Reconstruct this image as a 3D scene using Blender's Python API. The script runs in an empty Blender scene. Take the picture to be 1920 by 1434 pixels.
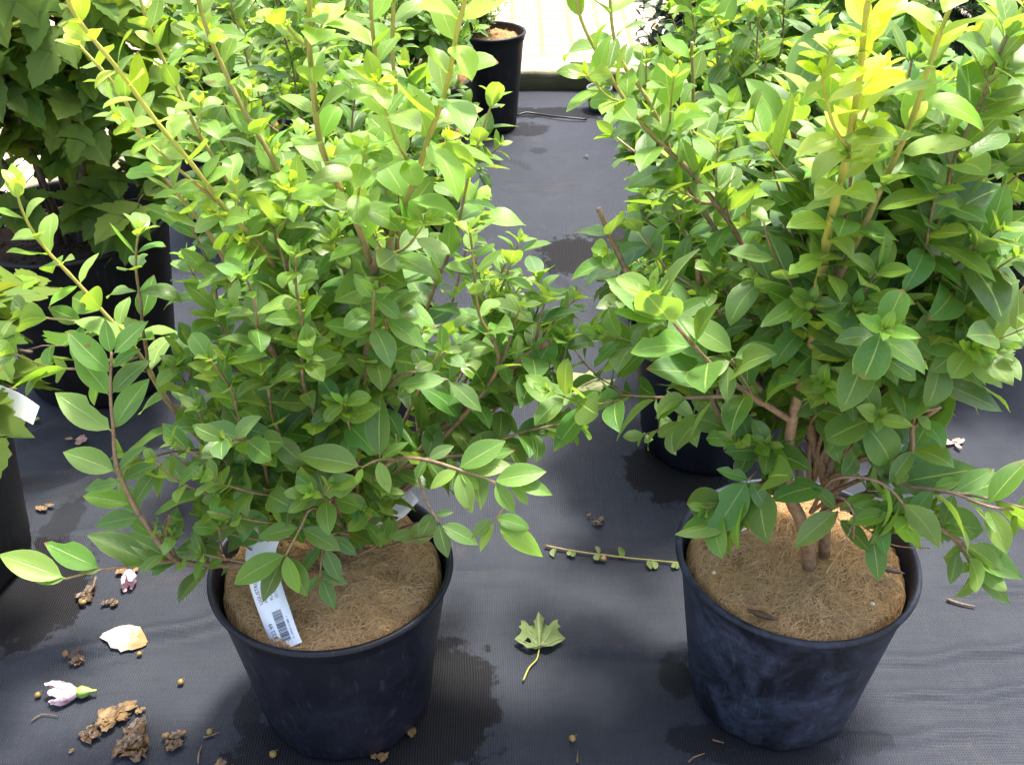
import bpy, bmesh, math, random
import numpy as np
from mathutils import Vector, Matrix, noise as mnoise

C = bpy.context.scene.collection
PI = math.pi

# ------------------------------------------------------------------ camera
PITCH = math.radians(34.826); CAMH = 1.1654; F = 2029.7      # F in pixels of a 1920 wide picture
cam_d = bpy.data.cameras.new('camera'); cam = bpy.data.objects.new('camera', cam_d); C.objects.link(cam)
cam.location = (0, 0, CAMH); cam.rotation_euler = (PI/2 - PITCH, 0, 0)
cam_d.sensor_width = 36; cam_d.lens = F/1920*36; cam_d.clip_start = .02; cam_d.clip_end = 400
bpy.context.scene.camera = cam

# ------------------------------------------------------------------ sky, sun, exposure
SUN_EL = math.radians(73); SUN_AZ = math.radians(35)         # azimuth from +Y (away) towards +X
w = bpy.data.worlds.new('World'); bpy.context.scene.world = w; w.use_nodes = True
nt = w.node_tree; nt.nodes.clear()
sky = nt.nodes.new('ShaderNodeTexSky'); sky.sky_type = 'NISHITA'; sky.sun_disc = False
sky.sun_elevation = SUN_EL; sky.sun_rotation = SUN_AZ; sky.air_density = 1.0; sky.dust_density = 5.0; sky.ozone_density = 1.0
bg = nt.nodes.new('ShaderNodeBackground'); bg.inputs['Strength'].default_value = .15
wo = nt.nodes.new('ShaderNodeOutputWorld')
nt.links.new(sky.outputs[0], bg.inputs[0]); nt.links.new(bg.outputs[0], wo.inputs[0])
sd = bpy.data.lights.new('sun', 'SUN'); sd.energy = 2.8; sd.angle = math.radians(8); sd.color = (1, .955, .87)
sun = bpy.data.objects.new('sun', sd); C.objects.link(sun)
sv = Vector((math.sin(SUN_AZ)*math.cos(SUN_EL), math.cos(SUN_AZ)*math.cos(SUN_EL), math.sin(SUN_EL)))
sun.rotation_euler = (-sv).to_track_quat('-Z', 'Y').to_euler(); sun.location = sv*8
vs = bpy.context.scene.view_settings
vs.view_transform = 'Standard'; vs.look = 'None'; vs.gamma = 1; vs.exposure = 1.9
cy = bpy.context.scene.cycles
cy.max_bounces = 8; cy.transmission_bounces = 6; cy.diffuse_bounces = 4

# ------------------------------------------------------------------ helpers
CP, SP = math.cos(PITCH), math.sin(PITCH)
def ray(px, py):
    dx = (px-960)/F; dy = (717-py)/F
    return dx, CP+dy*SP, -SP+dy*CP
def G(px, py, z=0.0):                # point on the level z
    a, b, c = ray(px, py); t = (z-CAMH)/c
    return Vector((a*t, b*t, z))
def P(px, py, Y):                    # point at the distance Y
    a, b, c = ray(px, py); t = Y/b
    return Vector((a*t, Y, CAMH+c*t))

def tag(o, label=None, cat=None, group=None, kind=None):
    if label: o['label'] = label
    if cat: o['category'] = cat
    if group: o['group'] = group
    if kind: o['kind'] = kind
    return o
def thing(name, loc, label, cat, group=None):
    o = bpy.data.objects.new(name, None); C.objects.link(o); o.location = loc; o.empty_display_size = .05
    return tag(o, label, cat, group)
def origin_of(o):
    p = Vector(o.location)
    while o.parent: o = o.parent; p += o.location
    return p
LITTER = [0]                         # 1: lift a shape onto the fabric's folds, 2: lay it along them
def mesh_obj(name, verts, faces, mat, parent=None, smooth=True, uv=None, col=None, loc=None):
    """verts in world space; the object is parented and shifted to its parent's origin"""
    verts = np.array(verts, dtype=float).reshape(-1, 3)
    if LITTER[0]: verts[:, 2] += float(ground_z(verts[:, 0].mean(), verts[:, 1].mean()))+.0012 if LITTER[0] == 1 else ground_z(verts[:, 0], verts[:, 1])+.0012
    off = np.array(origin_of(parent)) if parent else (np.array(loc) if loc is not None else np.zeros(3))
    me = bpy.data.meshes.new(name); v = verts-off
    fs = faces.tolist() if isinstance(faces, np.ndarray) else faces
    me.from_pydata(v.tolist(), [], fs)
    if smooth: me.polygons.foreach_set('use_smooth', np.ones(len(me.polygons), dtype=bool))
    if uv is not None:
        li = np.zeros(len(me.loops), dtype=np.int32); me.loops.foreach_get('vertex_index', li)
        l = me.uv_layers.new(name='UVMap'); l.data.foreach_set('uv', np.asarray(uv, dtype=np.float32)[li].ravel())
    if col is not None:
        a = me.color_attributes.new('age', 'FLOAT_COLOR', 'POINT'); c = np.ones((len(verts), 4), dtype=np.float32); c[:, :3] = col
        a.data.foreach_set('color', c.ravel())
    me.materials.append(mat); me.update()
    o = bpy.data.objects.new(name, me); C.objects.link(o)
    if parent: o.parent = parent
    elif loc is not None: o.location = loc
    return o

class MB:                            # collects shapes of ONE mesh
    def __init__(s): s.v = []; s.f = []; s.c = []; s.u = []; s.n = 0
    def add(s, v, f, c=(0, 0, 0), u=None):
        v = np.asarray(v, dtype=float).reshape(-1, 3); k = len(v)
        s.v.append(v); s.f += [[i+s.n for i in q] for q in (f.tolist() if isinstance(f, np.ndarray) else f)]
        c = np.asarray(c, dtype=float)
        s.c.append(np.broadcast_to(c, (k, 3))); s.u.append(np.zeros((k, 2)) if u is None else np.asarray(u)); s.n += k
    def build(s, name, mat, parent=None, loc=None, smooth=True):
        return mesh_obj(name, np.concatenate(s.v), s.f, mat, parent, smooth, np.concatenate(s.u), np.concatenate(s.c), loc)

def lathe(profile, n=64, center=(0, 0, 0), wob=None, close=False):
    v = []; f = []
    m = len(profile)
    for j, (r, z) in enumerate(profile):
        for i in range(n):
            a = 2*PI*i/n; rr, zz = (r, z) if wob is None else wob(r, z, a)
            v.append((center[0]+rr*math.cos(a), center[1]+rr*math.sin(a), center[2]+zz))
    for j in range(m-1):
        for i in range(n):
            k = (i+1) % n; f.append([j*n+i, j*n+k, (j+1)*n+k, (j+1)*n+i])
    return v, f

def tube(pts, radii, n=6):
    pts = np.asarray(pts, dtype=float); m = len(pts)
    T = np.gradient(pts, axis=0); T /= np.linalg.norm(T, axis=1)[:, None]+1e-9
    ref = np.array([.31, .17, .93]); ref = np.cross(T[0], ref); ref /= np.linalg.norm(ref)
    V = np.zeros((m, n, 3)); a = np.arange(n)*2*PI/n
    for i in range(m):
        ref = ref-T[i]*ref.dot(T[i]); ref /= np.linalg.norm(ref)+1e-9
        b = np.cross(T[i], ref)
        V[i] = pts[i]+radii[i]*(np.cos(a)[:, None]*ref+np.sin(a)[:, None]*b)
    f = []
    for i in range(m-1):
        for j in range(n):
            k = (j+1) % n; f.append([i*n+j, i*n+k, (i+1)*n+k, (i+1)*n+j])
    f.append(list(range(n))[::-1]); f.append([(m-1)*n+j for j in range(n)])
    return V.reshape(-1, 3), f

def spline(pts, step=.008):
    p = [np.array(q, dtype=float) for q in pts]
    if len(p) == 2: p = [p[0], (p[0]+p[1])/2, p[1]]
    p = [2*p[0]-p[1]]+p+[2*p[-1]-p[-2]]
    out = []
    for i in range(1, len(p)-2):
        a, b, c, d = p[i-1:i+3]; n = max(2, int(np.linalg.norm(c-b)/step))
        for k in range(n):
            t = k/n; out.append(.5*((2*b)+(c-a)*t+(2*a-5*b+4*c-d)*t*t+(3*b-a-3*c+d)*t**3))
    out.append(p[-2]); return np.array(out)

# ------------------------------------------------------------------ materials
class NT:
    def __init__(s, name):
        s.m = bpy.data.materials.new(name); s.m.use_nodes = True; s.t = s.m.node_tree; s.t.nodes.clear()
        s.out = s.t.nodes.new('ShaderNodeOutputMaterial')
    def n(s, typ, **kw):
        x = s.t.nodes.new('ShaderNode'+typ)
        for k, v in kw.items():
            if k in x.inputs: s.set(x, k, v)
            else: setattr(x, k, v)
        return x
    def set(s, x, k, v):
        if hasattr(v, 'is_output') or isinstance(v, bpy.types.NodeSocket): s.t.links.new(v, x.inputs[k])
        else: x.inputs[k].default_value = v
    def math(s, op, a, b=0.0, clamp=False):
        x = s.t.nodes.new('ShaderNodeMath'); x.operation = op; x.use_clamp = clamp; s.set(x, 0, a); s.set(x, 1, b); return x.outputs[0]
    def mix(s, f, a, b, mode='MIX'):
        x = s.t.nodes.new('ShaderNodeMix'); x.data_type = 'RGBA'; x.blend_type = mode
        s.set(x, 0, f); s.set(x, 6, a if not isinstance(a, tuple) else (*a, 1)); s.set(x, 7, b if not isinstance(b, tuple) else (*b, 1)); return x.outputs[2]
    def ramp(s, f, *stops):
        x = s.t.nodes.new('ShaderNodeValToRGB'); s.set(x, 0, f); e = x.color_ramp.elements
        while len(e) < len(stops): e.new(.5)
        for q, (p, c) in zip(e, stops): q.position = p; q.color = (c, c, c, 1) if not isinstance(c, tuple) else (*c, 1)
        return x.outputs[0]
    def noise(s, vec, scale, detail=4, rough=.55, dist=0):
        x = s.t.nodes.new('ShaderNodeTexNoise'); x.inputs['Scale'].default_value = scale; x.inputs['Detail'].default_value = detail
        x.inputs['Roughness'].default_value = rough; x.inputs['Distortion'].default_value = dist
        if vec is not None: s.t.links.new(vec, x.inputs['Vector'])
        return x.outputs[0]
    def obj(s): return s.n('TexCoord').outputs['Object']
    def bump(s, h, strength=.3, dist=.002):
        x = s.n('Bump', Height=h, Strength=strength, Distance=dist); return x.outputs[0]
    def pbr(s, col, rough=.6, normal=None, spec=.5, **kw):
        x = s.n('BsdfPrincipled'); s.set(x, 'Base Color', col if not isinstance(col, tuple) else (*col, 1)); s.set(x, 'Roughness', rough)
        s.set(x, 'Specular IOR Level', spec)
        if normal is not None: s.set(x, 'Normal', normal)
        for k, v in kw.items(): s.set(x, k, v)
        return x.outputs[0]
    def done(s, sh): s.t.links.new(sh, s.out.inputs[0]); return s.m

def leaf_material(name, old, young, rough=.36, trans=.42, under=(.22, .34, .12), veinc=(.42, .55, .16), side=7.0, spots=True, yellow=None, spec=.5):
    t = NT(name)
    uv = t.n('UVMap').outputs[0]; sep = t.n('SeparateXYZ', Vector=uv)
    U = sep.outputs[0]; V = sep.outputs[1]
    at = t.n('Attribute', attribute_name='age'); ac = t.n('SeparateColor'); t.set(ac, 0, at.outputs['Color'])
    young_f, rnd, rnd2 = ac.outputs[0], ac.outputs[1], ac.outputs[2]
    base = t.mix(young_f, old, young)
    if yellow: base = t.mix(t.math('MULTIPLY', t.math('SUBTRACT', young_f, .78, True), 4.5, True), base, yellow)
    hsv = t.n('HueSaturation'); t.set(hsv, 'Hue', t.math('ADD', .485, t.math('MULTIPLY', rnd, .03)))
    t.set(hsv, 'Value', t.math('ADD', .72, t.math('MULTIPLY', rnd2, .6))); t.set(hsv, 'Saturation', t.math('ADD', .88, t.math('MULTIPLY', rnd, .2))); t.set(hsv, 'Color', base)
    base = hsv.outputs[0]
    au = t.math('ABSOLUTE', U)
    mid = t.math('SUBTRACT', 1, t.math('MULTIPLY', au, 14), True)
    s = t.math('FRACT', t.math('MULTIPLY', t.math('SUBTRACT', V, t.math('MULTIPLY', au, .30)), side))
    sv_ = t.math('SUBTRACT', 1, t.math('MULTIPLY', t.math('ABSOLUTE', t.math('SUBTRACT', s, .5)), 14), True)
    sv_ = t.math('MULTIPLY', sv_, t.math('SUBTRACT', 1, au, True))
    edge = t.math('MULTIPLY', t.math('SUBTRACT', au, .93, True), 10, True)
    ob = t.obj()
    mott = t.noise(ob, 90, 3, .6)
    base = t.mix(t.math('MULTIPLY', t.math('SUBTRACT', mott, .35, True), .55), base, t.mix(.5, base, young))
    base = t.mix(t.math('MULTIPLY', sv_, .22), base, veinc)
    base = t.mix(t.math('MULTIPLY', mid, .8), base, veinc)
    base = t.mix(t.math('MULTIPLY', edge, .45), base, veinc)
    if spots:
        sp = t.ramp(t.noise(ob, 55, 2, .7), (.70, 0.0), (.74, 1.0))
        base = t.mix(t.math('MULTIPLY', sp, .7), base, (.16, .08, .02))
    tipb = t.math('MULTIPLY', t.math('MULTIPLY', t.math('SUBTRACT', V, .90, True), 14, True), t.math('MULTIPLY', t.math('SUBTRACT', rnd, .78, True), 8, True))
    base = t.mix(tipb, base, (.22, .13, .04))
    bf = t.n('NewGeometry').outputs['Backfacing']
    top = base; und = t.mix(.55, base, under)
    colr = t.mix(bf, top, und)
    h = t.math('ADD', t.math('MULTIPLY', mott, .35), t.math('SUBTRACT', 0, t.math('ADD', mid, t.math('MULTIPLY', sv_, .6))))
    nrm = t.bump(h, .5, .0009)
    rg = t.math('ADD', t.math('ADD', rough, t.math('MULTIPLY', bf, .25)), t.math('MULTIPLY', rnd, .1))
    pb = t.pbr(colr, rg, nrm, spec)
    tc = t.mix(1.0, t.mix(.35, base, young), (1.9, 1.7, .75), 'MULTIPLY')
    tr = t.n('BsdfTranslucent'); t.set(tr, 'Color', tc)
    mx = t.n('MixShader'); t.set(mx, 0, trans); t.t.links.new(pb, mx.inputs[1]); t.t.links.new(tr.outputs[0], mx.inputs[2])
    return t.done(mx.outputs[0])

M = {}
M['leaf'] = leaf_material('privet_leaf', (.048, .140, .036), (.25, .40, .045), rough=.40, yellow=(.44, .53, .03))
M['hibiscus'] = leaf_material('lobed_leaf', (.068, .145, .024), (.22, .30, .03), rough=.6, trans=.42, under=(.07, .13, .03), veinc=(.13, .20, .05), side=5, spec=.18)
M['dark_leaf'] = leaf_material('dark_leaf', (.022, .045, .022), (.06, .10, .03), rough=.42, trans=.22, under=(.07, .09, .06), veinc=(.08, .12, .05))
M['needle'] = leaf_material('needle', (.020, .044, .018), (.06, .11, .035), rough=.55, trans=.12, under=(.03, .06, .03), veinc=(.05, .09, .04), spots=False)
M['dropped'] = leaf_material('dropped_leaf', (.11, .17, .045), (.22, .28, .07), rough=.6, trans=.2, under=(.3, .33, .18), veinc=(.45, .48, .22))
M['pale_leaf'] = leaf_material('pale_dropped_leaf', (.26, .29, .13), (.36, .38, .18), rough=.65, trans=.25, under=(.34, .36, .2), veinc=(.44, .45, .26))

def mat_stem():
    t = NT('shoot_bark'); ob = t.obj()
    at = t.n('Attribute', attribute_name='age'); ac = t.n('SeparateColor'); t.set(ac, 0, at.outputs['Color'])
    n1 = t.noise(ob, 160, 4, .6); n2 = t.noise(ob, 40, 2)
    wood = t.mix(t.ramp(n1, (.35, 0.0), (.7, 1.0)), (.13, .070, .034), (.30, .19, .105))
    wood = t.mix(t.ramp(n2, (.4, 0.0), (.6, .5)), wood, (.21, .155, .10))
    green = t.mix(n2, (.42, .33, .06), (.33, .36, .06))
    c = t.mix(t.ramp(ac.outputs[0], (.25, 0.0), (.8, 1.0)), wood, green)
    return t.done(t.pbr(c, .55, t.bump(n1, .5, .0012)))
M['stem'] = mat_stem()
def mat_pot(name, dust, base=(.0055, .0065, .0115), dustc=(.036, .045, .075), rough=.42):
    t = NT(name); ob = t.obj()
    n1 = t.noise(ob, 14, 6, .7, .6); n2 = t.noise(ob, 90, 5, .75); n3 = t.noise(ob, 4, 2)
    f = t.math('MULTIPLY', t.ramp(n1, (.38, 0.0), (.72, 1.0)), t.ramp(n2, (.3, .25), (.7, 1.0)))
    f = t.math('MULTIPLY', f, dust)
    c = t.mix(f, base, dustc); c = t.mix(t.math('MULTIPLY', t.ramp(n3, (.5, 0.0), (.7, 1.0)), .25*dust), c, (.06, .045, .04))
    sc = t.n('Mapping', Scale=(1, 1, .05)); t.t.links.new(ob, sc.inputs[0])
    scr = t.ramp(t.noise(sc.outputs[0], 160, 2, .5), (.62, 0.0), (.72, 1.0))
    c = t.mix(t.math('MULTIPLY', scr, .05), c, (.3, .32, .35))
    rg = t.math('ADD', rough, t.math('MULTIPLY', f, .4))
    return t.done(t.pbr(c, rg, t.bump(n2, .25, .0012), .30))
M['pot'] = mat_pot('black_pot_plastic', .38)
M['pot_dusty'] = mat_pot('dusty_pot_plastic', 1.0, dustc=(.062, .082, .135), rough=.48)
M['pot_old'] = mat_pot('worn_pot_plastic', .5, base=(.008, .008, .009), dustc=(.035, .035, .040))
def mat_coir(name, a, b, cc):
    t = NT(name); ob = t.obj()
    at = t.n('Attribute', attribute_name='age'); ac = t.n('SeparateColor'); t.set(ac, 0, at.outputs['Color'])
    n = t.noise(ob, 22, 3, .6); n2 = t.noise(ob, 300, 3, .7)
    c = t.mix(ac.outputs[0], a, b); c = t.mix(t.math('MULTIPLY', t.ramp(n, (.42, 0.0), (.7, 1.0)), .6), c, cc)
    c = t.mix(t.math('MULTIPLY', n2, .3), c, a)
    return t.done(t.pbr(c, .85, t.bump(n2, .6, .002), .2))
M['coir'] = mat_coir('coir_fibre', (.38, .23, .10), (.76, .53, .28), (.62, .38, .15))
M['coir_bed'] = mat_coir('coir_bed', (.27, .155, .065), (.46, .285, .135), (.38, .215, .085))
M['soil'] = mat_coir('potting_soil', (.035, .022, .014), (.10, .065, .04), (.05, .03, .02))
def mat_plain(name, c, rough=.6, bumps=0, c2=None, scale=60, **kw):
    t = NT(name); ob = t.obj(); n = t.noise(ob, scale, 4, .6)
    col = t.mix(t.ramp(n, (.35, 0.0), (.68, 1.0)), c, c2 if c2 else tuple(x*.8 for x in c))
    return t.done(t.pbr(col, rough, t.bump(n, bumps, .002) if bumps else None, **kw))
M['paper'] = mat_plain('tag_paper', (.78, .80, .84), .38, c2=(.74, .77, .83), scale=20)
M['ink'] = mat_plain('tag_ink', (.035, .035, .045), .5)
M['dry'] = mat_plain('wilted_brown', (.016, .010, .005), .45, .8, (.11, .055, .016), 130)
M['dry_tan'] = mat_plain('dry_tan', (.24, .14, .05), .6, .6, (.05, .03, .012), 90)
M['seed'] = mat_plain('seed_capsule', (.26, .18, .04), .5, .4, (.14, .09, .02), 200)
M['twig'] = mat_plain('dead_twig', (.10, .06, .035), .7, .5, (.20, .14, .08), 150)
M['cord'] = mat_plain('black_cord', (.012, .012, .014), .45)
def mat_petal(name, a, b, c, sc=45):
    t = NT(name); ob = t.obj(); n = t.noise(ob, sc, 4, .6, .5); n2 = t.noise(ob, sc*3, 3, .6)
    col = t.mix(t.ramp(n, (.42, 0.0), (.56, 1.0)), a, b); col = t.mix(t.math('MULTIPLY', t.ramp(n2, (.55, 0.0), (.7, 1.0)), .6), col, c)
    pb = t.pbr(col, .6, t.bump(n2, .4, .002)); tr = t.n('BsdfTranslucent'); t.set(tr, 'Color', col)
    mx = t.n('MixShader'); t.set(mx, 0, .3); t.t.links.new(pb, mx.inputs[1]); t.t.links.new(tr.outputs[0], mx.inputs[2])
    return t.done(mx.outputs[0])
M['petal'] = mat_petal('white_petal', (.76, .72, .64), (.55, .40, .22), (.34, .18, .06), 13)
M['petal_pink'] = mat_petal('pink_petal', (.80, .66, .66), (.72, .50, .54), (.34, .06, .14), 40)
M['petal_old'] = mat_petal('faded_petal', (.62, .44, .40), (.45, .26, .18), (.25, .11, .07), 60)
M['calyx'] = mat_plain('green_calyx', (.20, .30, .05), .5, .3, (.30, .40, .10), 90)

# ------------------------------------------------------------------ structure: fabric, timber edging, brick paving
BLOBS = [  # wet and other dark patches of the fabric: centre, radius x, radius y, strength
    (G(835, 1300), .075, .105, 1), (G(700, 1395), .17, .05, 1), (G(560, 1400), .10, .05, .9), (G(1270, 880), .095, .10, 1),
    (G(1270, 1270), .028, .035, .7), (G(1345, 1385), .07, .025, .8), (G(1080, 482), .085, .10, 1), (G(1160, 450), .08, .08, .9),
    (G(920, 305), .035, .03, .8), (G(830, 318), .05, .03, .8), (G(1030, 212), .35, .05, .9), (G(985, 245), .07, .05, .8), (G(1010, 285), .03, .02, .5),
    (G(60, 1110), .09, .12, 1), (G(110, 1000), .03, .10, .6), (G(300, 960), .05, .04, .45), (G(470, 1330), .02, .05, .7), (G(1600, 1392), .05, .02, .45), (G(1450, 1420), .1, .018, .75)]
def mat_fabric():
    t = NT('landscape_fabric'); ob = t.obj()
    sep = t.n('SeparateXYZ', Vector=ob); X, Y = sep.outputs[0], sep.outputs[1]
    wob = t.math('MULTIPLY', t.noise(ob, 9, 2), .012)
    k = 2*PI/.0034
    wx = t.math('SINE', t.math('MULTIPLY', t.math('ADD', X, wob), k)); wy = t.math('SINE', t.math('MULTIPLY', t.math('ADD', Y, wob), k*.8))
    fine = t.math('MULTIPLY', t.math('ADD', t.math('MULTIPLY', wx, wy), wx), .25)          # -.5 .. .5
    rows = t.n('Mapping', Scale=(1, 12, 1)); t.t.links.new(ob, rows.inputs[0])
    st = t.noise(rows.outputs[0], 16, 5, .7); cols = t.n('Mapping', Scale=(14, 1, 1)); t.t.links.new(ob, cols.inputs[0])
    st2 = t.noise(cols.outputs[0], 14, 5, .7)
    n1 = t.noise(ob, 2.6, 4, .6); n2 = t.noise(ob, 28, 6, .7); n3 = t.noise(ob, 320, 3, .8)
    col = t.mix(t.ramp(n1, (.35, 0.0), (.65, 1.0)), (.015, .020, .031), (.029, .035, .047))
    col = t.mix(t.math('MULTIPLY', t.ramp(n2, (.35, 0.0), (.75, 1.0)), .45), col, (.038, .040, .049))
    col = t.mix(t.math('MULTIPLY', t.ramp(st, (.50, 0.0), (.66, 1.0)), .42), col, (.010, .010, .015))
    col = t.mix(t.math('MULTIPLY', t.ramp(st2, (.52, 0.0), (.70, 1.0)), .30), col, (.044, .046, .054))
    col = t.mix(t.math('MULTIPLY', t.ramp(n3, (.58, 0.0), (.72, 1.0)), .35), col, (.10, .097, .10))
    col = t.mix(t.ramp(t.math('ADD', fine, .5), (.1, .55), (.9, 0.0)), col, (.006, .007, .010))
    dust = t.ramp(t.noise(ob, 5.5, 5, .75, .4), (.60, 0.0), (.74, .4)); col = t.mix(dust, col, (.075, .058, .048))
    n4 = t.noise(ob, 26, 5, .7); wet_dark = None
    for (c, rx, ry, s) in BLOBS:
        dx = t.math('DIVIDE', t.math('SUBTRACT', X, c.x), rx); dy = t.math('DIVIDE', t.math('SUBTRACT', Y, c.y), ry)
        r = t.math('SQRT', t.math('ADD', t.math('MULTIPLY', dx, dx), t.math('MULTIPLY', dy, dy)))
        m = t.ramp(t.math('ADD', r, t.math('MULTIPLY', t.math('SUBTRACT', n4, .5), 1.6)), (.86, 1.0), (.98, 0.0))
        m = t.math('MULTIPLY', m, s*.88); wet_dark = m if wet_dark is None else t.math('MAXIMUM', wet_dark, m)
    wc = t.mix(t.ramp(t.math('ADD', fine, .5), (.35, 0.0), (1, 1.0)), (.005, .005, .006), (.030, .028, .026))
    col = t.mix(wet_dark, col, wc)
    rg = .66; spf = t.math('SUBTRACT', .24, t.math('MULTIPLY', wet_dark, .21))
    h = t.math('ADD', fine, t.math('MULTIPLY', n2, .8))
    return t.done(t.pbr(col, rg, t.bump(h, .55, .0012), spf))

def ground_z(XX, YY):
    XX = np.asarray(XX, dtype=float); YY = np.asarray(YY, dtype=float); Z = np.zeros_like(XX)
    creases = [((1560, 1238), (1990, 1214), .0055, .009), ((1640, 1302), (2000, 1290), .006, .007), ((1050, 1218), (1330, 1222), .0075, .010),
               ((0, 1245), (500, 1150), .009, .012), ((80, 930), (330, 842), .010, .014), ((0, 905), (160, 880), .010, .012),
               ((860, 1072), (960, 1068), .004, .008), ((1000, 1010), (1260, 1030), .0035, .012), ((930, 345), (1120, 350), .006, .012),
               ((940, 290), (1000, 312), .006, .009), ((1500, 1385), (1960, 1372), .005, .010), ((1780, 1110), (1990, 1102), .006, .008),
               ((20, 830), (230, 745), .008, .012), ((330, 640), (470, 560), .009, .014), ((1010, 470), (1100, 560), .006, .016), ((0, 1030), (230, 980), .006, .014)]
    for (a, b, h, wd) in creases:
        A, B = G(*a), G(*b); d = np.array([B.x-A.x, B.y-A.y]); L = np.linalg.norm(d); d /= L
        s = (XX-A.x)*d[0]+(YY-A.y)*d[1]; q = -(XX-A.x)*d[1]+(YY-A.y)*d[0]
        q = q+.006*np.sin(s*17)+.003*np.sin(s*53+1)
        env = np.clip(np.minimum(s+.02, L+.02-s)/(.25*L), 0, 1)
        Z += h*1.15*env*np.exp(-(q/wd)**2)-h*.5*env*np.exp(-((q+1.8*wd)/(1.3*wd))**2)
    rs = np.random.RandomState(5)
    for _ in range(46):
        kx, ky = rs.normal(0, 9), rs.normal(0, 20); Z += rs.uniform(.0001, .00045)*np.sin(kx*XX+ky*YY+rs.uniform(0, 6))
    return Z

def build_ground():
    FX0, FX1, FY0, FY1 = -2.3, 2.3, .45, 3.26
    nx, ny = 520, 360
    X = np.linspace(FX0, FX1, nx); Y = FY0+(FY1-FY0)*np.linspace(0, 1, ny)**1.25
    XX, YY = np.meshgrid(X, Y)
    Z = ground_z(XX, YY)
    V = np.stack([XX, YY, Z], -1).reshape(-1, 3)
    i = np.arange(ny-1)[:, None]*nx+np.arange(nx-1)[None]; i = i.ravel()
    Fq = np.stack([i, i+1, i+nx+1, i+nx], 1)
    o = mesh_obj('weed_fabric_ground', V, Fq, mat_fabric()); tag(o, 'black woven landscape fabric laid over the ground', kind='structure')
    # earth far around
    t = NT('far_ground'); ob = t.obj(); n = t.noise(ob, 1.5, 6, .7)
    m = t.done(t.pbr(t.mix(n, (.22, .19, .15), (.36, .32, .26)), .9))
    o = mesh_obj('ground', [(-60, -40, -.02), (60, -40, -.02), (60, 160, -.02), (-60, 160, -.02)], [[0, 1, 2, 3]], m, smooth=False)
    tag(o, 'pale bare ground around the nursery bed', kind='structure')
build_ground()

def mat_brick():
    t = NT('brick_paving'); ob = t.obj()
    mp = t.n('Mapping', Rotation=(0, 0, PI/2)); t.t.links.new(ob, mp.inputs[0])
    b = t.n('TexBrick'); t.t.links.new(mp.outputs[0], b.inputs['Vector'])
    b.offset = 0.0; b.inputs['Scale'].default_value = 1; b.inputs['Brick Width'].default_value = .098; b.inputs['Row Height'].default_value = .098
    b.inputs['Mortar Size'].default_value = .009; b.inputs['Mortar Smooth'].default_value = .2
    b.inputs['Color1'].default_value = (.33, .28, .215, 1); b.inputs['Color2'].default_value = (.38, .325, .25, 1); b.inputs['Mortar'].default_value = (.16, .09, .035, 1)
    n = t.noise(ob, 30, 5, .7); c = t.mix(t.math('MULTIPLY', n, .35), b.outputs[0], (.45, .36, .26))
    return t.done(t.pbr(c, .85, t.bump(t.math('ADD', t.math('MULTIPLY', b.outputs[1], -2), n), .5, .004)))
BY = 3.245
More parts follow.
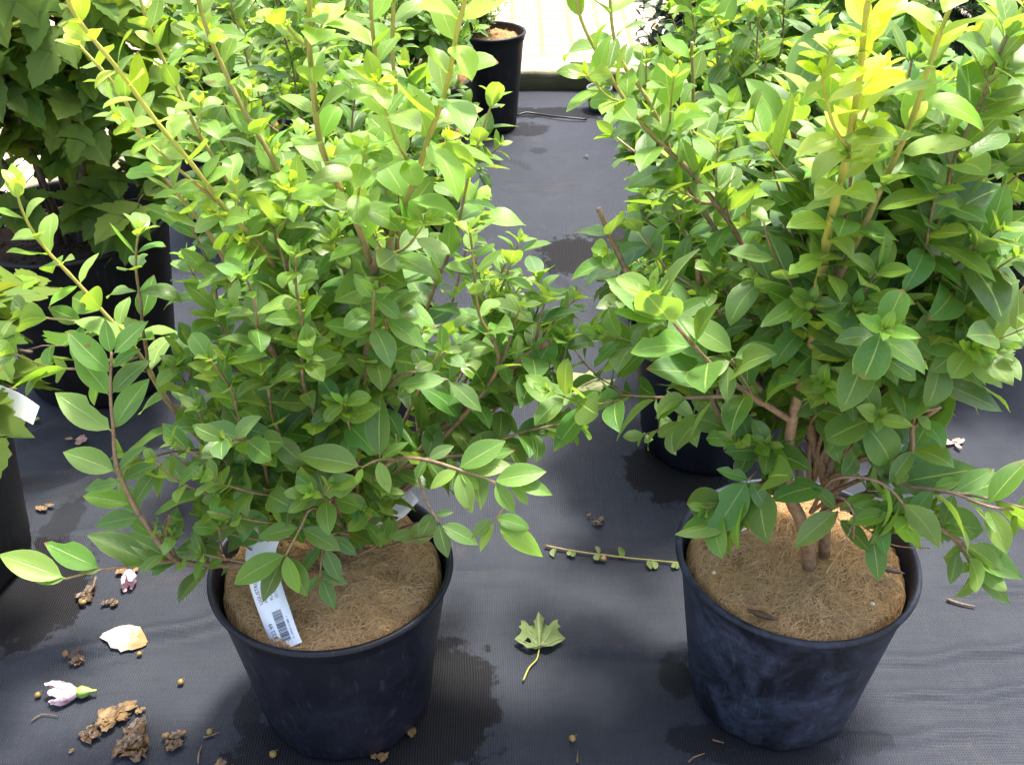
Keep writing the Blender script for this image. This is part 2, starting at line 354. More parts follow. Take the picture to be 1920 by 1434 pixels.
def build_back():
    t = NT('weathered_timber'); ob = t.obj(); mp = t.n('Mapping', Scale=(1, 10, 10)); t.t.links.new(ob, mp.inputs[0])
    g = t.noise(mp.outputs[0], 9, 6, .7); n = t.noise(ob, 12, 4, .6)
    c = t.mix(g, (.16, .13, .075), (.50, .46, .33)); c = t.mix(t.math('MULTIPLY', t.ramp(n, (.4, 0.0), (.6, 1.0)), .55), c, (.17, .19, .065))
    zz = t.n('SeparateXYZ', Vector=ob).outputs[2]; c = t.mix(t.ramp(t.math('ADD', zz, t.math('MULTIPLY', n, .02)), (.056, 1.0), (.068, 0.0)), c, t.mix(n, (.020, .020, .010), (.075, .075, .025)))  # timber face darker towards the bottom, edge broken by noise
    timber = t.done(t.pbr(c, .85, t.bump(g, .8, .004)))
    def beam(x0, x1, y0, y1, z0, z1, seed, rot=0, piv=(0, 0)):
        rs = np.random.RandomState(seed); nx = 90; ring = []
        prof = [(y0, z0), (y0, z0+.3*(z1-z0)), (y0+.001, z1-.008), (y0+.008, z1), ((y0+y1)/2, z1+.001), (y1-.006, z1), (y1, z1-.006), (y1, z0)]
        V = []
        for i in range(nx+1):
            x = x0+(x1-x0)*i/nx
            for (y, z) in prof:
                p = Vector((x, y, z)); q = mnoise.noise_vector(p*16+Vector((seed, 0, 0)))*.0035; V.append((x, y+q.y, z+q.z))
        k = len(prof); Fa = []
        for i in range(nx):
            for j in range(k):
                m_ = (j+1) % k; Fa.append([i*k+j, i*k+m_, (i+1)*k+m_, (i+1)*k+j])
        Fa.append(list(range(k))); Fa.append([nx*k+j for j in range(k)][::-1])
        V = np.array(V)
        if rot:
            c_, s_ = math.cos(rot), math.sin(rot); d = V[:, :2]-np.array(piv)
            V[:, 0] = piv[0]+d[:, 0]*c_-d[:, 1]*s_; V[:, 1] = piv[1]+d[:, 0]*s_+d[:, 1]*c_
        return V, Fa
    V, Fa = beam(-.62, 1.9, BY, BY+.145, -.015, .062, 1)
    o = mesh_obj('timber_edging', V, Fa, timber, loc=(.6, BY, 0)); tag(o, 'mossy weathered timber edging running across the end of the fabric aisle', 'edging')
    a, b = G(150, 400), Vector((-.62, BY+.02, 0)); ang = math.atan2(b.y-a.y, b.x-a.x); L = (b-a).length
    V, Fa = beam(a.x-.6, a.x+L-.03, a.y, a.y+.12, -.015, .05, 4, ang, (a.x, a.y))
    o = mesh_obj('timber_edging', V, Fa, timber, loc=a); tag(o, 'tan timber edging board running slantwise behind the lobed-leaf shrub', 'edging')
    # paving polygon behind the timbers (subdivided in x so it stays one sheet)
    n_ = Vector((-math.sin(ang), math.cos(ang), 0)); d_ = Vector((math.cos(ang), math.sin(ang), 0))
    p0 = a-d_*2.4+n_*.118; p1 = Vector((-.62, BY+.1, 0))
    pts = [p0, p1, Vector((3.4, BY+.14, 0)), Vector((3.4, 9, 0)), Vector((-7, 9, 0)), Vector((-7, p0.y, 0))]
    top = [(p.x, p.y, .050) for p in pts]; bot = [(p.x, p.y, -.01) for p in pts]; k = len(pts)
    o = mesh_obj('brick_path', top+bot, [list(range(k))]+[[i, (i+1) % k, k+(i+1) % k, k+i][::-1] for i in range(k)], mat_brick(), smooth=False)
    tag(o, 'sunlit pale brick paving beyond the timber edging', kind='structure')
build_back()

# ------------------------------------------------------------------ pots
def make_pot(root, c, R=.14, rb=.105, H=.247, mat='pot', ribs=0, seed=0, fill='coir', fill_z=None, dens=1.0, crack=False):
    rs = random.Random(seed); ph = [rs.uniform(0, 6) for _ in range(6)]
    tt = .0022; lip = .0055
    def wob(r, z, a):
        k = max(0, 1-z/.06)
        r2 = r*(1+.006*math.sin(2*a+ph[0])+.004*math.sin(3*a+ph[1]))
        if ribs: r2 += .0016*(1 if math.sin(a*ribs) > .9 else 0)*(.01 < z < H-.03)
        r2 += k*.0012*math.sin(7*a+ph[2])+k*.0012*math.sin(17*a+ph[3])
        return r2, z+(.0012*math.sin(2*a+ph[4]))*(z > .2)-(0 if z > .02 else .0)
    rr = lambda z: rb+(R-rb)*z/H
    prof = [(0.001, .012), (rb*.80, .012), (rb*.84, .002), (rb-.010, .001), (rb-.003, .004), (rr(.012), .014), (rr(.028), .030), (rr(.034)+.0012, .036)]
    prof += [(rr(H*k), H*k) for k in (.25, .4, .55, .7, .82)]
    prof += [(rr(H-.028), H-.028), (rr(H-.022), H-.024), (rr(H-.020)+.0028, H-.020), (R+.0015, H-.008), (R+lip*.75, H-.0075), (R+lip, H-.004), (R+lip*.8, H-.0005), (R+lip*.2, H+.0008), (R-.002, H-.001),
             (R-tt-.001, H-.006), (rr(H-.03)-tt, H-.03), (rr(H*.6)-tt, H*.6)]
    v, f = lathe(prof, 96, (c[0], c[1], 0), wob)
    mesh_obj('pot', v, f, M[mat], root)
    fz = H-.017 if fill_z is None else fill_z
    b = MB(); g = np.random.RandomState(seed+11)
    n = 84; ri = rr(fz)-tt-.004
    def top(x, y):
        r = math.hypot(x, y)/ri
        return fz+.010*(1-r*r)+.007*mnoise.noise(Vector((x*22+seed, y*22, 0)))+.0045*mnoise.noise(Vector((x*62, y*62, seed)))+.0022*mnoise.noise(Vector((x*150, y*150, seed)))-(.013*max(0, r-.95)/.05+.010*max(0, mnoise.noise(Vector((x*16, y*16, seed+3)))-.25)*(r > .6) if fill == 'coir' else 0)
    nr = 34
    V = [(c[0], c[1], top(0, 0))]; Fa = []
    for j in range(1, nr+1):
        r = ri*j/nr
        for i in range(n):
            a = 2*PI*i/n; x, y = r*math.cos(a), r*math.sin(a); V.append((c[0]+x, c[1]+y, top(x, y)))
    for i in range(n): Fa.append([0, 1+i, 1+(i+1) % n])
    for j in range(nr-1):
        for i in range(n):
            k = (i+1) % n; Fa.append([1+j*n+i, 1+(j+1)*n+i, 1+(j+1)*n+k, 1+j*n+k])
    b.add(V, Fa, (0, 0, 0))
    if fill == 'coir':
        bed = mesh_obj('coir_mulch', V, Fa, M['coir_bed'], root)
        N = int(8500*dens); fb = MB(); VV = []; FF = []; CC = []
        for q in range(N):
            a = g.uniform(0, 2*PI); r = ri*math.sqrt(g.uniform(0, 1))*.965; x, y = r*math.cos(a), r*math.sin(a)
            gap = mnoise.noise(Vector((x*34+seed, y*34, 5)))
            if gap < -.28 and g.uniform() < .8: continue
            th = g.uniform(0, 2*PI); L = g.uniform(.012, .038); k = g.normal(0, 1.6); sg = 5
            w_ = g.uniform(.00016, .00034); lift = g.uniform(.0003, .0034); p = []
            hh = g.uniform(.0, .006)*(g.uniform() < .25)
            for s in range(sg+1):
                u = s/sg-.5; t_ = th+k*u; xx = x+L*u*math.cos(th+k*u*.5); yy = y+L*u*math.sin(th+k*u*.5)
                rr2 = math.hypot(xx, yy)
                if rr2 > ri*.995: xx *= ri*.995/rr2; yy *= ri*.995/rr2
                z = top(xx, yy)+lift+hh*(1-4*u*u)*.8
                sx, sy = -math.sin(t_)*w_, math.cos(t_)*w_
                p += [(c[0]+xx+sx, c[1]+yy+sy, z), (c[0]+xx-sx, c[1]+yy-sy, z+.00015), (c[0]+xx, c[1]+yy, z+w_*1.4)]
            o_ = len(VV); VV += p; CC += [g.uniform(0, 1)]*len(p)
            for s in range(sg):
                A = o_+3*s; FF += [[A, A+2, A+5, A+3], [A+2, A+1, A+4, A+5]]
        cc = np.zeros((len(VV), 3)); cc[:, 0] = CC
        o = mesh_obj('coir_fibre', VV, FF, M['coir'], bed, smooth=False, col=cc); o['kind'] = 'stuff'
    else:
        bed = mesh_obj('potting_soil', V, Fa, M['soil'], root)
        VV = []; FF = []
        for q in range(int(420*dens)):
            a = g.uniform(0, 2*PI); r = ri*math.sqrt(g.uniform(0, 1))*.95; x, y = r*math.cos(a), r*math.sin(a); z = top(x, y)+.001
            s = g.uniform(.0015, .0065); d = g.normal(0, 1, (6, 3)); d /= np.linalg.norm(d, axis=1)[:, None]
            base = np.array([[1, 0, 0], [-1, 0, 0], [0, 1, 0], [0, -1, 0], [0, 0, .5], [0, 0, -.5]])*s*g.uniform(.5, 1.2, (6, 1))
            o_ = len(VV); VV += (base+np.array([c[0]+x, c[1]+y, z])).tolist()
            FF += [[o_+i for i in t_] for t_ in ((0, 2, 4), (2, 1, 4), (1, 3, 4), (3, 0, 4), (2, 0, 5), (1, 2, 5), (3, 1, 5), (0, 3, 5))]
        o = mesh_obj('bark_crumbs', VV, FF, M['soil'], bed, smooth=False, col=np.random.RandomState(seed).uniform(0, 1, (len(VV), 1))*np.ones((1, 3))); o['kind'] = 'stuff'
    return fz+.010

# ------------------------------------------------------------------ shoots and leaves
UP = np.array([0, 0, 1.0])
def nrm(v): return v/(np.linalg.norm(v)+1e-9)
CLEAR = []                           # open space over the front pots: cx, cy, z0, half width, height
class Leaves:
    def __init__(s): s.r = []
    def add(s, p, d, n, L, W, curl=.6, fold=.35, twist=0, rip=0, age=0, blunt=0, keep=False):
        if not keep:
            for (cx, cy_, z0, r, zc) in CLEAR:
                q = p+d*L*.6
                if abs(q[0]-cx) < r and q[1] < cy_+.03 and q[2] < z0+zc+(cy_-q[1])*.95: return
        s.r.append((*p, *d, *n, L, W, curl, fold, twist, rip, age, random.random(), random.random(), blunt))
    def mesh(s, rows=8):
        A = np.array(s.r); N = len(A)
        p, d, n = A[:, 0:3], A[:, 3:6], A[:, 6:9]; L, W, curl, fold, tw, rip, age, r1, r2, bl = A[:, 9:].T
        d = d/np.linalg.norm(d, axis=1)[:, None]; n = n-d*(n*d).sum(1)[:, None]; n = n/(np.linalg.norm(n, axis=1)[:, None]+1e-9); sd_ = np.cross(d, n)
        vs_ = np.concatenate([[0, .05], .05+.95*np.linspace(0, 1, rows)[1:]]); K = len(vs_)
        us = np.array([-1, -.55, 0, .55, 1.0])
        V = np.zeros((N, K, 5, 3)); cur = p.copy(); prev = 0
        for k, v in enumerate(vs_):
            th = -curl*(v**1.3); dd = d*np.cos(th)[:, None]+n*np.sin(th)[:, None]; nn = n*np.cos(th)[:, None]-d*np.sin(th)[:, None]
            cur = cur+dd*(L*(v-prev))[:, None]; prev = v
            if v <= .05: wv = np.full(N, .045)
            else:
                q = (v-.05)/.95; a = .84-.12*bl; b = 1.13-.60*bl
                pk = a/(a+b); wv = (q**a*(1-q)**b)/(pk**a*(1-pk)**b); wv = np.maximum(wv, 0.004 if q >= .999 else .045)
            bite = np.where((r2 > .86) & (np.abs(v-.25-.5*r1) < .12), .62, 1.0); bite2 = np.where((r2 < .07) & (v > .7), .8, 1.0)
            ta = tw*v; ss = sd_*np.cos(ta)[:, None]+nn*np.sin(ta)[:, None]; n2 = nn*np.cos(ta)[:, None]-sd_*np.sin(ta)[:, None]
            for j, u in enumerate(us):
                fo = fold*(1-.3*abs(u)); w_ = W*wv*u*(bite if u > 0 else bite2)
                V[:, k, j] = cur+ss*(w_*np.cos(fo))[:, None]+n2*(np.abs(w_)*np.sin(fo)+rip*W*abs(u)*np.sin(9*v+6*r1+(2 if u > 0 else 0)))[:, None]
        UV = np.zeros((N, K, 5, 2)); UV[..., 0] = us[None, None]; UV[..., 1] = vs_[None, :, None]
        col = np.zeros((N, K, 5, 3)); col[..., 0] = age[:, None, None]; col[..., 1] = r1[:, None, None]; col[..., 2] = r2[:, None, None]
        q = (np.arange(K-1)[:, None]*5+np.arange(4)[None]).ravel(); q = np.stack([q, q+1, q+6, q+5], 1)
        Fq = (np.arange(N)[:, None, None]*(K*5)+q[None]).reshape(-1, 4)
        return V.reshape(-1, 3), Fq, UV.reshape(-1, 2), col.reshape(-1, 3)

class Stem:
    def __init__(s, sides=7): s.b = MB(); s.L = Leaves(); s.sides = sides
    def shoot(s, pts, r0, r1, age0=0., age1=.9, inter=.034, leaf=.05, start=.15, cut=False, twigs=.3, lvl=0, rnd=random, bare=0, step=.008, wob=.004, spread=58, size_tip=.75, upn=.7, droop=0, pw=1.0, apw=1.6):
        c = spline(pts, step); n = len(c)
        if wob:
            ph = [rnd.uniform(0, 6) for _ in range(4)]; i = np.arange(n)*step
            env = np.minimum(1, np.arange(n)/8.)[:, None]
            c = c+env*wob*np.stack([np.sin(i*60+ph[0])*.5+np.sin(i*25+ph[1]), np.sin(i*50+ph[2])*.5+np.sin(i*22+ph[3]), 0*i], 1)
        seg = np.linalg.norm(np.diff(c, axis=0), axis=1); S = np.concatenate([[0], np.cumsum(seg)]); T = S[-1]; tt = S/T
        rad = r0+(r1-r0)*tt**.8; ages = age0+(age1-age0)*tt**apw
        # node swellings
        nodes = []; x = max(T*start, .012)
        while x < T-(.026 if cut else .004):
            nodes.append(x); f = x/T; x += inter*(1.15-.5*f if not cut else 1.0)*rnd.uniform(.75, 1.2)
        for q in nodes: rad = rad*(1+.28*np.exp(-((S-q)/.0028)**2))
        v, f = tube(c, rad, s.sides); s.b.add(v, f, np.stack([np.repeat(ages, s.sides), np.full(len(v), rnd.random()), np.zeros(len(v))], 1))
        tan = np.gradient(c, axis=0); tan /= np.linalg.norm(tan, axis=1)[:, None]+1e-9
        psi = rnd.uniform(0, PI); ref = nrm(np.cross(tan[0], np.array([.2, .3, .9])+.01))
        for ni, q in enumerate(nodes):
            i = min(n-1, int(np.searchsorted(S, q))); t = tan[i]; e1 = nrm(ref-t*ref.dot(t)); e2 = np.cross(t, e1)
            fr = q/T; psi += PI/2+rnd.uniform(-.25, .25); ag = age0+(age1-age0)*fr**apw
            hz = 1-abs(t[2]); a = e1*math.cos(psi)+e2*math.sin(psi)
            if hz > .35: a = a-UP*a.dot(UP)*min(.9, hz*1.1)+.001; a = a-t*a.dot(t); a = nrm(a)
            env = (1-abs(fr-.5)*.5)*(1-(1-size_tip)*max(0, fr-.55)/.45)
            for sg in (-1, 1):
                if rnd.random() < .05 or (bare and fr < bare and rnd.random() < .8): continue
                al = math.radians(rnd.gauss(spread-14*fr, 11)); dd = t*math.cos(al)+sg*a*math.sin(al)
                dd = nrm(dd+np.array([rnd.gauss(0, .12), rnd.gauss(0, .12), rnd.gauss(-.02-droop-.30*hz*(1-fr), .12)]))
                nn = t*math.sin(al)-sg*a*math.cos(al)+UP*upn+np.array([rnd.gauss(0, .2), rnd.gauss(-.1, .2), 0])
                LL = leaf*env*rnd.uniform(.72, 1.22); bl = rnd.random() if LL < leaf*.72 else rnd.uniform(0, .35)
                s.L.add(c[i]+dd*rad[i]*.8, dd, nn, LL, LL*rnd.uniform(.215, .28)*(1+.25*bl), rnd.gauss(.50, .38), rnd.uniform(.08, .45), rnd.gauss(0, .28), rnd.uniform(0, .10), min(1, max(0, ag*pw*.8+rnd.gauss(.05, .09))), bl)
            if lvl < 2 and rnd.random() < twigs*.55 and fr < .93:
                for sg in ((-1, 1) if rnd.random() < .45 else (rnd.choice((-1, 1)),)):
                    al = math.radians(rnd.uniform(30, 60)); dd = nrm(t*math.cos(al)+sg*a*math.sin(al)+UP*.25)
                    ln = rnd.choice((.012, .02, .035, .06, .09)) if lvl == 0 else rnd.choice((.01, .018, .03))
                    ln *= rnd.uniform(.8, 1.4); p = c[i]; e = p+dd*ln
                    mdl = p+dd*ln*.5+np.array([0, 0, -.05*ln])
                    s.shoot([p, mdl, e+UP*ln*.12], min(rad[i]*.6, .0011+ln*.012), .0007, ag*.8+.12, min(1, ag+.35), max(.011, min(.026, ln*.38)), leaf*rnd.uniform(.68, 1.0) if ln < .05 else leaf*.92, .2, False, .2, lvl+1, rnd, 0, .005, .001, spread, .6, upn, droop, pw)
        if not cut:
            t = tan[-1]; e1 = nrm(np.cross(t, [.3, .4, .8])); ag = age1
            for k in range(3 if leaf > .03 else 2):
                a = e1*math.cos(k*PI/2)+np.cross(t, e1)*math.sin(k*PI/2); LL = leaf*(.68, .42, .22)[k]*size_tip*rnd.uniform(.8, 1.15); al = math.radians((48, 32, 16)[k])
                for sg in (-1, 1):
                    dd = nrm(t*math.cos(al)+sg*a*math.sin(al)); nn = t*math.sin(al)-sg*a*math.cos(al)
                    s.L.add(c[-1]-t*.002*(2-k), dd, nn+UP*.2, LL, LL*rnd.uniform(.2, .27), rnd.gauss(.35, .25), rnd.uniform(.3, .7), 0, .05, min(1, ag*pw+.12), .3)
    def build(s, root, mat='leaf', rows=8, label=None):
        st = s.b.build('stem', M['stem'], root)
        if label: st['label'] = label
        if s.L.r:
            V, Fq, UV, col = s.L.mesh(rows); mesh_obj('foliage', V, Fq, M[mat], st, True, UV, col)
        return st

def auto_stem(c, z0, rnd, az, lean, length, leaf, inter=.030, r0=.0036, age1=.85, cut=False, twigs=.4, up=.6, sides=6, start=.12, bare=0, upn=.7, droop=0, off=.02, pw=1.0, side_br=0, from_z=0.0):
    """one stem that rises from the pot centre c, leaning by lean (radians) towards az and curving up"""
    s = Stem(sides); p = np.array([c[0]+off*math.cos(az), c[1]+off*math.sin(az), z0-.012+from_z]); pts = [p.copy()]; n = 5; l = lean*.8
    for k in range(n):
        az2 = az+rnd.gauss(0, .12); l2 = max(0.02, l+(lean-l)*.5-up*lean*(k/n)**1.2)
        d = np.array([math.sin(l2)*math.cos(az2), math.sin(l2)*math.sin(az2), math.cos(l2)]); p = p+d*length/n; pts.append(p.copy())
    s.shoot(pts, r0, .0011 if not cut else r0*.55, 0, age1, inter, leaf, start, cut, twigs, 0, rnd, bare, droop=droop, upn=upn, pw=pw)
    # side branches
    for q in range(side_br):
        f = rnd.uniform(.12, .6); i = f*n; k = int(i); b0 = np.array(pts[k])*(1-(i-k))+np.array(pts[min(n, k+1)])*(i-k)
        a2 = az+rnd.uniform(-1.3, 1.3); ln = length*rnd.uniform(.25, .5)*(1-.3*f); l0 = rnd.uniform(.5, 1.15)
        d = np.array([math.sin(l0)*math.cos(a2), math.sin(l0)*math.sin(a2), math.cos(l0)]); d2 = nrm(d+UP*.35)
        s.shoot([b0, b0+d*ln*.5, b0+d*ln*.5+d2*ln*.5], r0*.55, .0009, .1, age1, inter*.9, leaf*.92, .12, rnd.random() < .25, twigs*.8, 1, rnd, droop=droop, upn=upn, pw=pw)
    return s

def not_front(az, r):
    """keeps low side shoots out of the front sector of a pot"""
    d = (az+PI/2+PI) % (2*PI)-PI
    if abs(d) < .95: az = -PI/2+math.copysign(.95+r.uniform(0, .9), d if d else 1)
    return az
def privet(name, c, seed, label, heights=(.3, .6), n=9, leaf=.05, r_skirt=.17, n_skirt=8, pot=dict(), keyed=None, inter=.03, rows=8, cat='potted shrub', group='privets in black pots', mat='leaf', sides=6, spread_az=None, side_br=2, age=.8, lean=(.05, .55), pw=1.0):
    rnd = random.Random(seed); random.seed(seed)
    root = thing(name, (c[0], c[1], 0), label, cat, group)
    z0 = make_pot(root, c, seed=seed, **pot)
    CLEAR.clear()
    if keyed: CLEAR.extend([(c[0]+.01, c[1], z0, .125, .045 if c[0] < 0 else .04)]+([(c[0]-.005, c[1], z0, .04, .13)] if c[0] > 0 else [])); keyed(root, z0, rnd)
    fk = lambda: dict(from_z=rnd.uniform(.12, .26), off=.003) if (keyed and c[0] > 0) else (dict(from_z=rnd.uniform(.0, .05), off=.012) if keyed else {})
    for k in range(n):
        az = 2*PI*(k+rnd.uniform(-.3, .3))/n*1.0+seed
        if spread_az: az = spread_az(az, rnd)
        ln = rnd.uniform(*heights); le = rnd.uniform(*lean)*(1.25-.6*(ln-heights[0])/(heights[1]-heights[0]+1e-6))
        auto_stem(c, z0, rnd, az, le, ln, leaf*rnd.uniform(.85, 1.1), inter, rnd.uniform(.0028, .0042), age*rnd.uniform(.55, 1.15), rnd.random() < .25, .42, .5, sides, .30 if keyed else .16, side_br=side_br, pw=pw, **fk()).build(root, mat, rows)
    for k in range(n_skirt):
        az = 2*PI*(k+rnd.uniform(-.35, .35))/max(1, n_skirt)+seed*.7
        if spread_az: az = spread_az(az, rnd)
        if keyed: az = not_front(az, rnd)
        auto_stem(c, z0, rnd, az, rnd.uniform(.85, 1.3), r_skirt*rnd.uniform(.75, 1.2), leaf*rnd.uniform(.8, 1.0), inter*.85, .0024, .35, rnd.random() < .2, .5, .15, sides, .45 if keyed else .22, side_br=1 if keyed else 2, droop=.12, pw=pw, **fk()).build(root, mat, rows)
    return root

# ------------------------------------------------------------------ price tags
def ribbon(pts, width, sidev, n=40, thick=.0004):
    c = spline(pts, .003); T = np.gradient(c, axis=0); T /= np.linalg.norm(T, axis=1)[:, None]
    sv2 = np.array(sidev, dtype=float); S = np.array([nrm(sv2-t*sv2.dot(t)) for t in T]); N = np.cross(S, T)
    ln = np.concatenate([[0], np.cumsum(np.linalg.norm(np.diff(c, axis=0), axis=1))])
    return c, T, S, N, ln
def make_tag(root, pts, width, sidev, writing, flip=1):
    c, T, S, N, ln = ribbon(pts, width, sidev)
    if N[len(N)//2].dot(np.array([0, -.5, .85])) < 0: N = -N
    V = []; Fa = []; m = len(c)
    for i in range(m):
        for u in (-.5, -.17, .17, .5):
            b = c[i]+S[i]*u*width; V.append(b+N[i]*.0002)
        for u in (.5, .17, -.17, -.5): V.append(c[i]+S[i]*u*width-N[i]*.0002)
    for i in range(m-1):
        for j in range(8):
            k = (j+1) % 8; Fa.append([i*8+j, i*8+k, (i+1)*8+k, (i+1)*8+j])
    Fa += [list(range(8)), [(m-1)*8+j for j in range(8)]]
    o = mesh_obj('price_tag', V, Fa, M['paper'], root)
    # writing: text running along the strip (s), glyph tops towards -side
    def warp(s_, t_):
        i = np.clip(np.interp(s_, ln, np.arange(m)), 0, m-1.001); k = i.astype(int); f = (i-k)[:, None]
        L = lambda A: A[k]*(1-f)+A[k+1]*f
        return L(c)+L(S)*t_[:, None]+L(N)*.0007
    VV = []; FF = []
    def quad(s0, s1, t0, t1):
        o_ = len(VV); VV.extend(warp(np.array([s0, s1, s1, s0]), np.array([t0, t0, t1, t1])).tolist()); FF.append([o_, o_+1, o_+2, o_+3])
    for item in writing:
        if item[0] == 'bars':
            _, s0, s1, t0, t1, seed = item; r = random.Random(seed); s_ = s0
            while s_ < s1:
                w_ = r.choice((.00035, .0006, .0009)); quad(s_, min(s1, s_+w_), t0, t1); s_ += w_+r.choice((.00035, .0005, .0008))
        else:
            _, txt, s0, tb, size = item
            cu = bpy.data.curves.new('t', 'FONT'); cu.body = txt; cu.size = size; cu.resolution_u = 2
            ob_ = bpy.data.objects.new('t', cu); me = bpy.data.meshes.new_from_object(ob_)
            k = np.zeros(len(me.vertices)*3); me.vertices.foreach_get('co', k); k = k.reshape(-1, 3)
            if len(k):
                o_ = len(VV); w3 = warp(s0+k[:, 0], tb-k[:, 1]*1.0); VV.extend(w3.tolist())
                FF.extend([[o_+i for i in p.vertices] for p in me.polygons])
            bpy.data.objects.remove(ob_); bpy.data.curves.remove(cu); bpy.data.meshes.remove(me)
    if VV: mesh_obj('printing', VV, FF, M['ink'], o, smooth=False)
    return o
def plain_tag(root, q, name='price_tag'):
    """a small plain tag with a little bend from four corner points"""
    q = [np.array(x, dtype=float) for x in q]; V = []; n = 6; nn = nrm(np.cross(q[1]-q[0], q[3]-q[0]))
    for j in range(n+1):
        for i in range(n+1):
            u, v = i/n, j/n; p = (q[0]*(1-u)+q[1]*u)*(1-v)+(q[3]*(1-u)+q[2]*u)*v; V.append(p+nn*.006*math.sin(PI*u))
    top = np.array(V); bot = top-nn*.0005; k = len(V); Fa = []
    for j in range(n):
        for i in range(n):
            a = j*(n+1)+i; Fa += [[a, a+1, a+n+2, a+n+1], [k+a+n+1, k+a+n+2, k+a+1, k+a]]
    for i in range(n):
        Fa += [[i+1, i, k+i, k+i+1], [n*(n+1)+i, n*(n+1)+i+1, k+n*(n+1)+i+1, k+n*(n+1)+i], [i*(n+1), (i+1)*(n+1), k+(i+1)*(n+1), k+i*(n+1)], [(i+1)*(n+1)+n, i*(n+1)+n, k+i*(n+1)+n, k+(i+1)*(n+1)+n]]
    return mesh_obj(name, np.concatenate([top, bot]), Fa, M['paper'], root, smooth=False)

# ------------------------------------------------------------------ the two privets in front
CA = (-.2167, .9431); CB = (.3459, .9589)
def key_shoot(root, path, r0, r1, **kw):
    s = Stem(8); s.shoot([P(*q) for q in path], r0, r1, **kw); return s

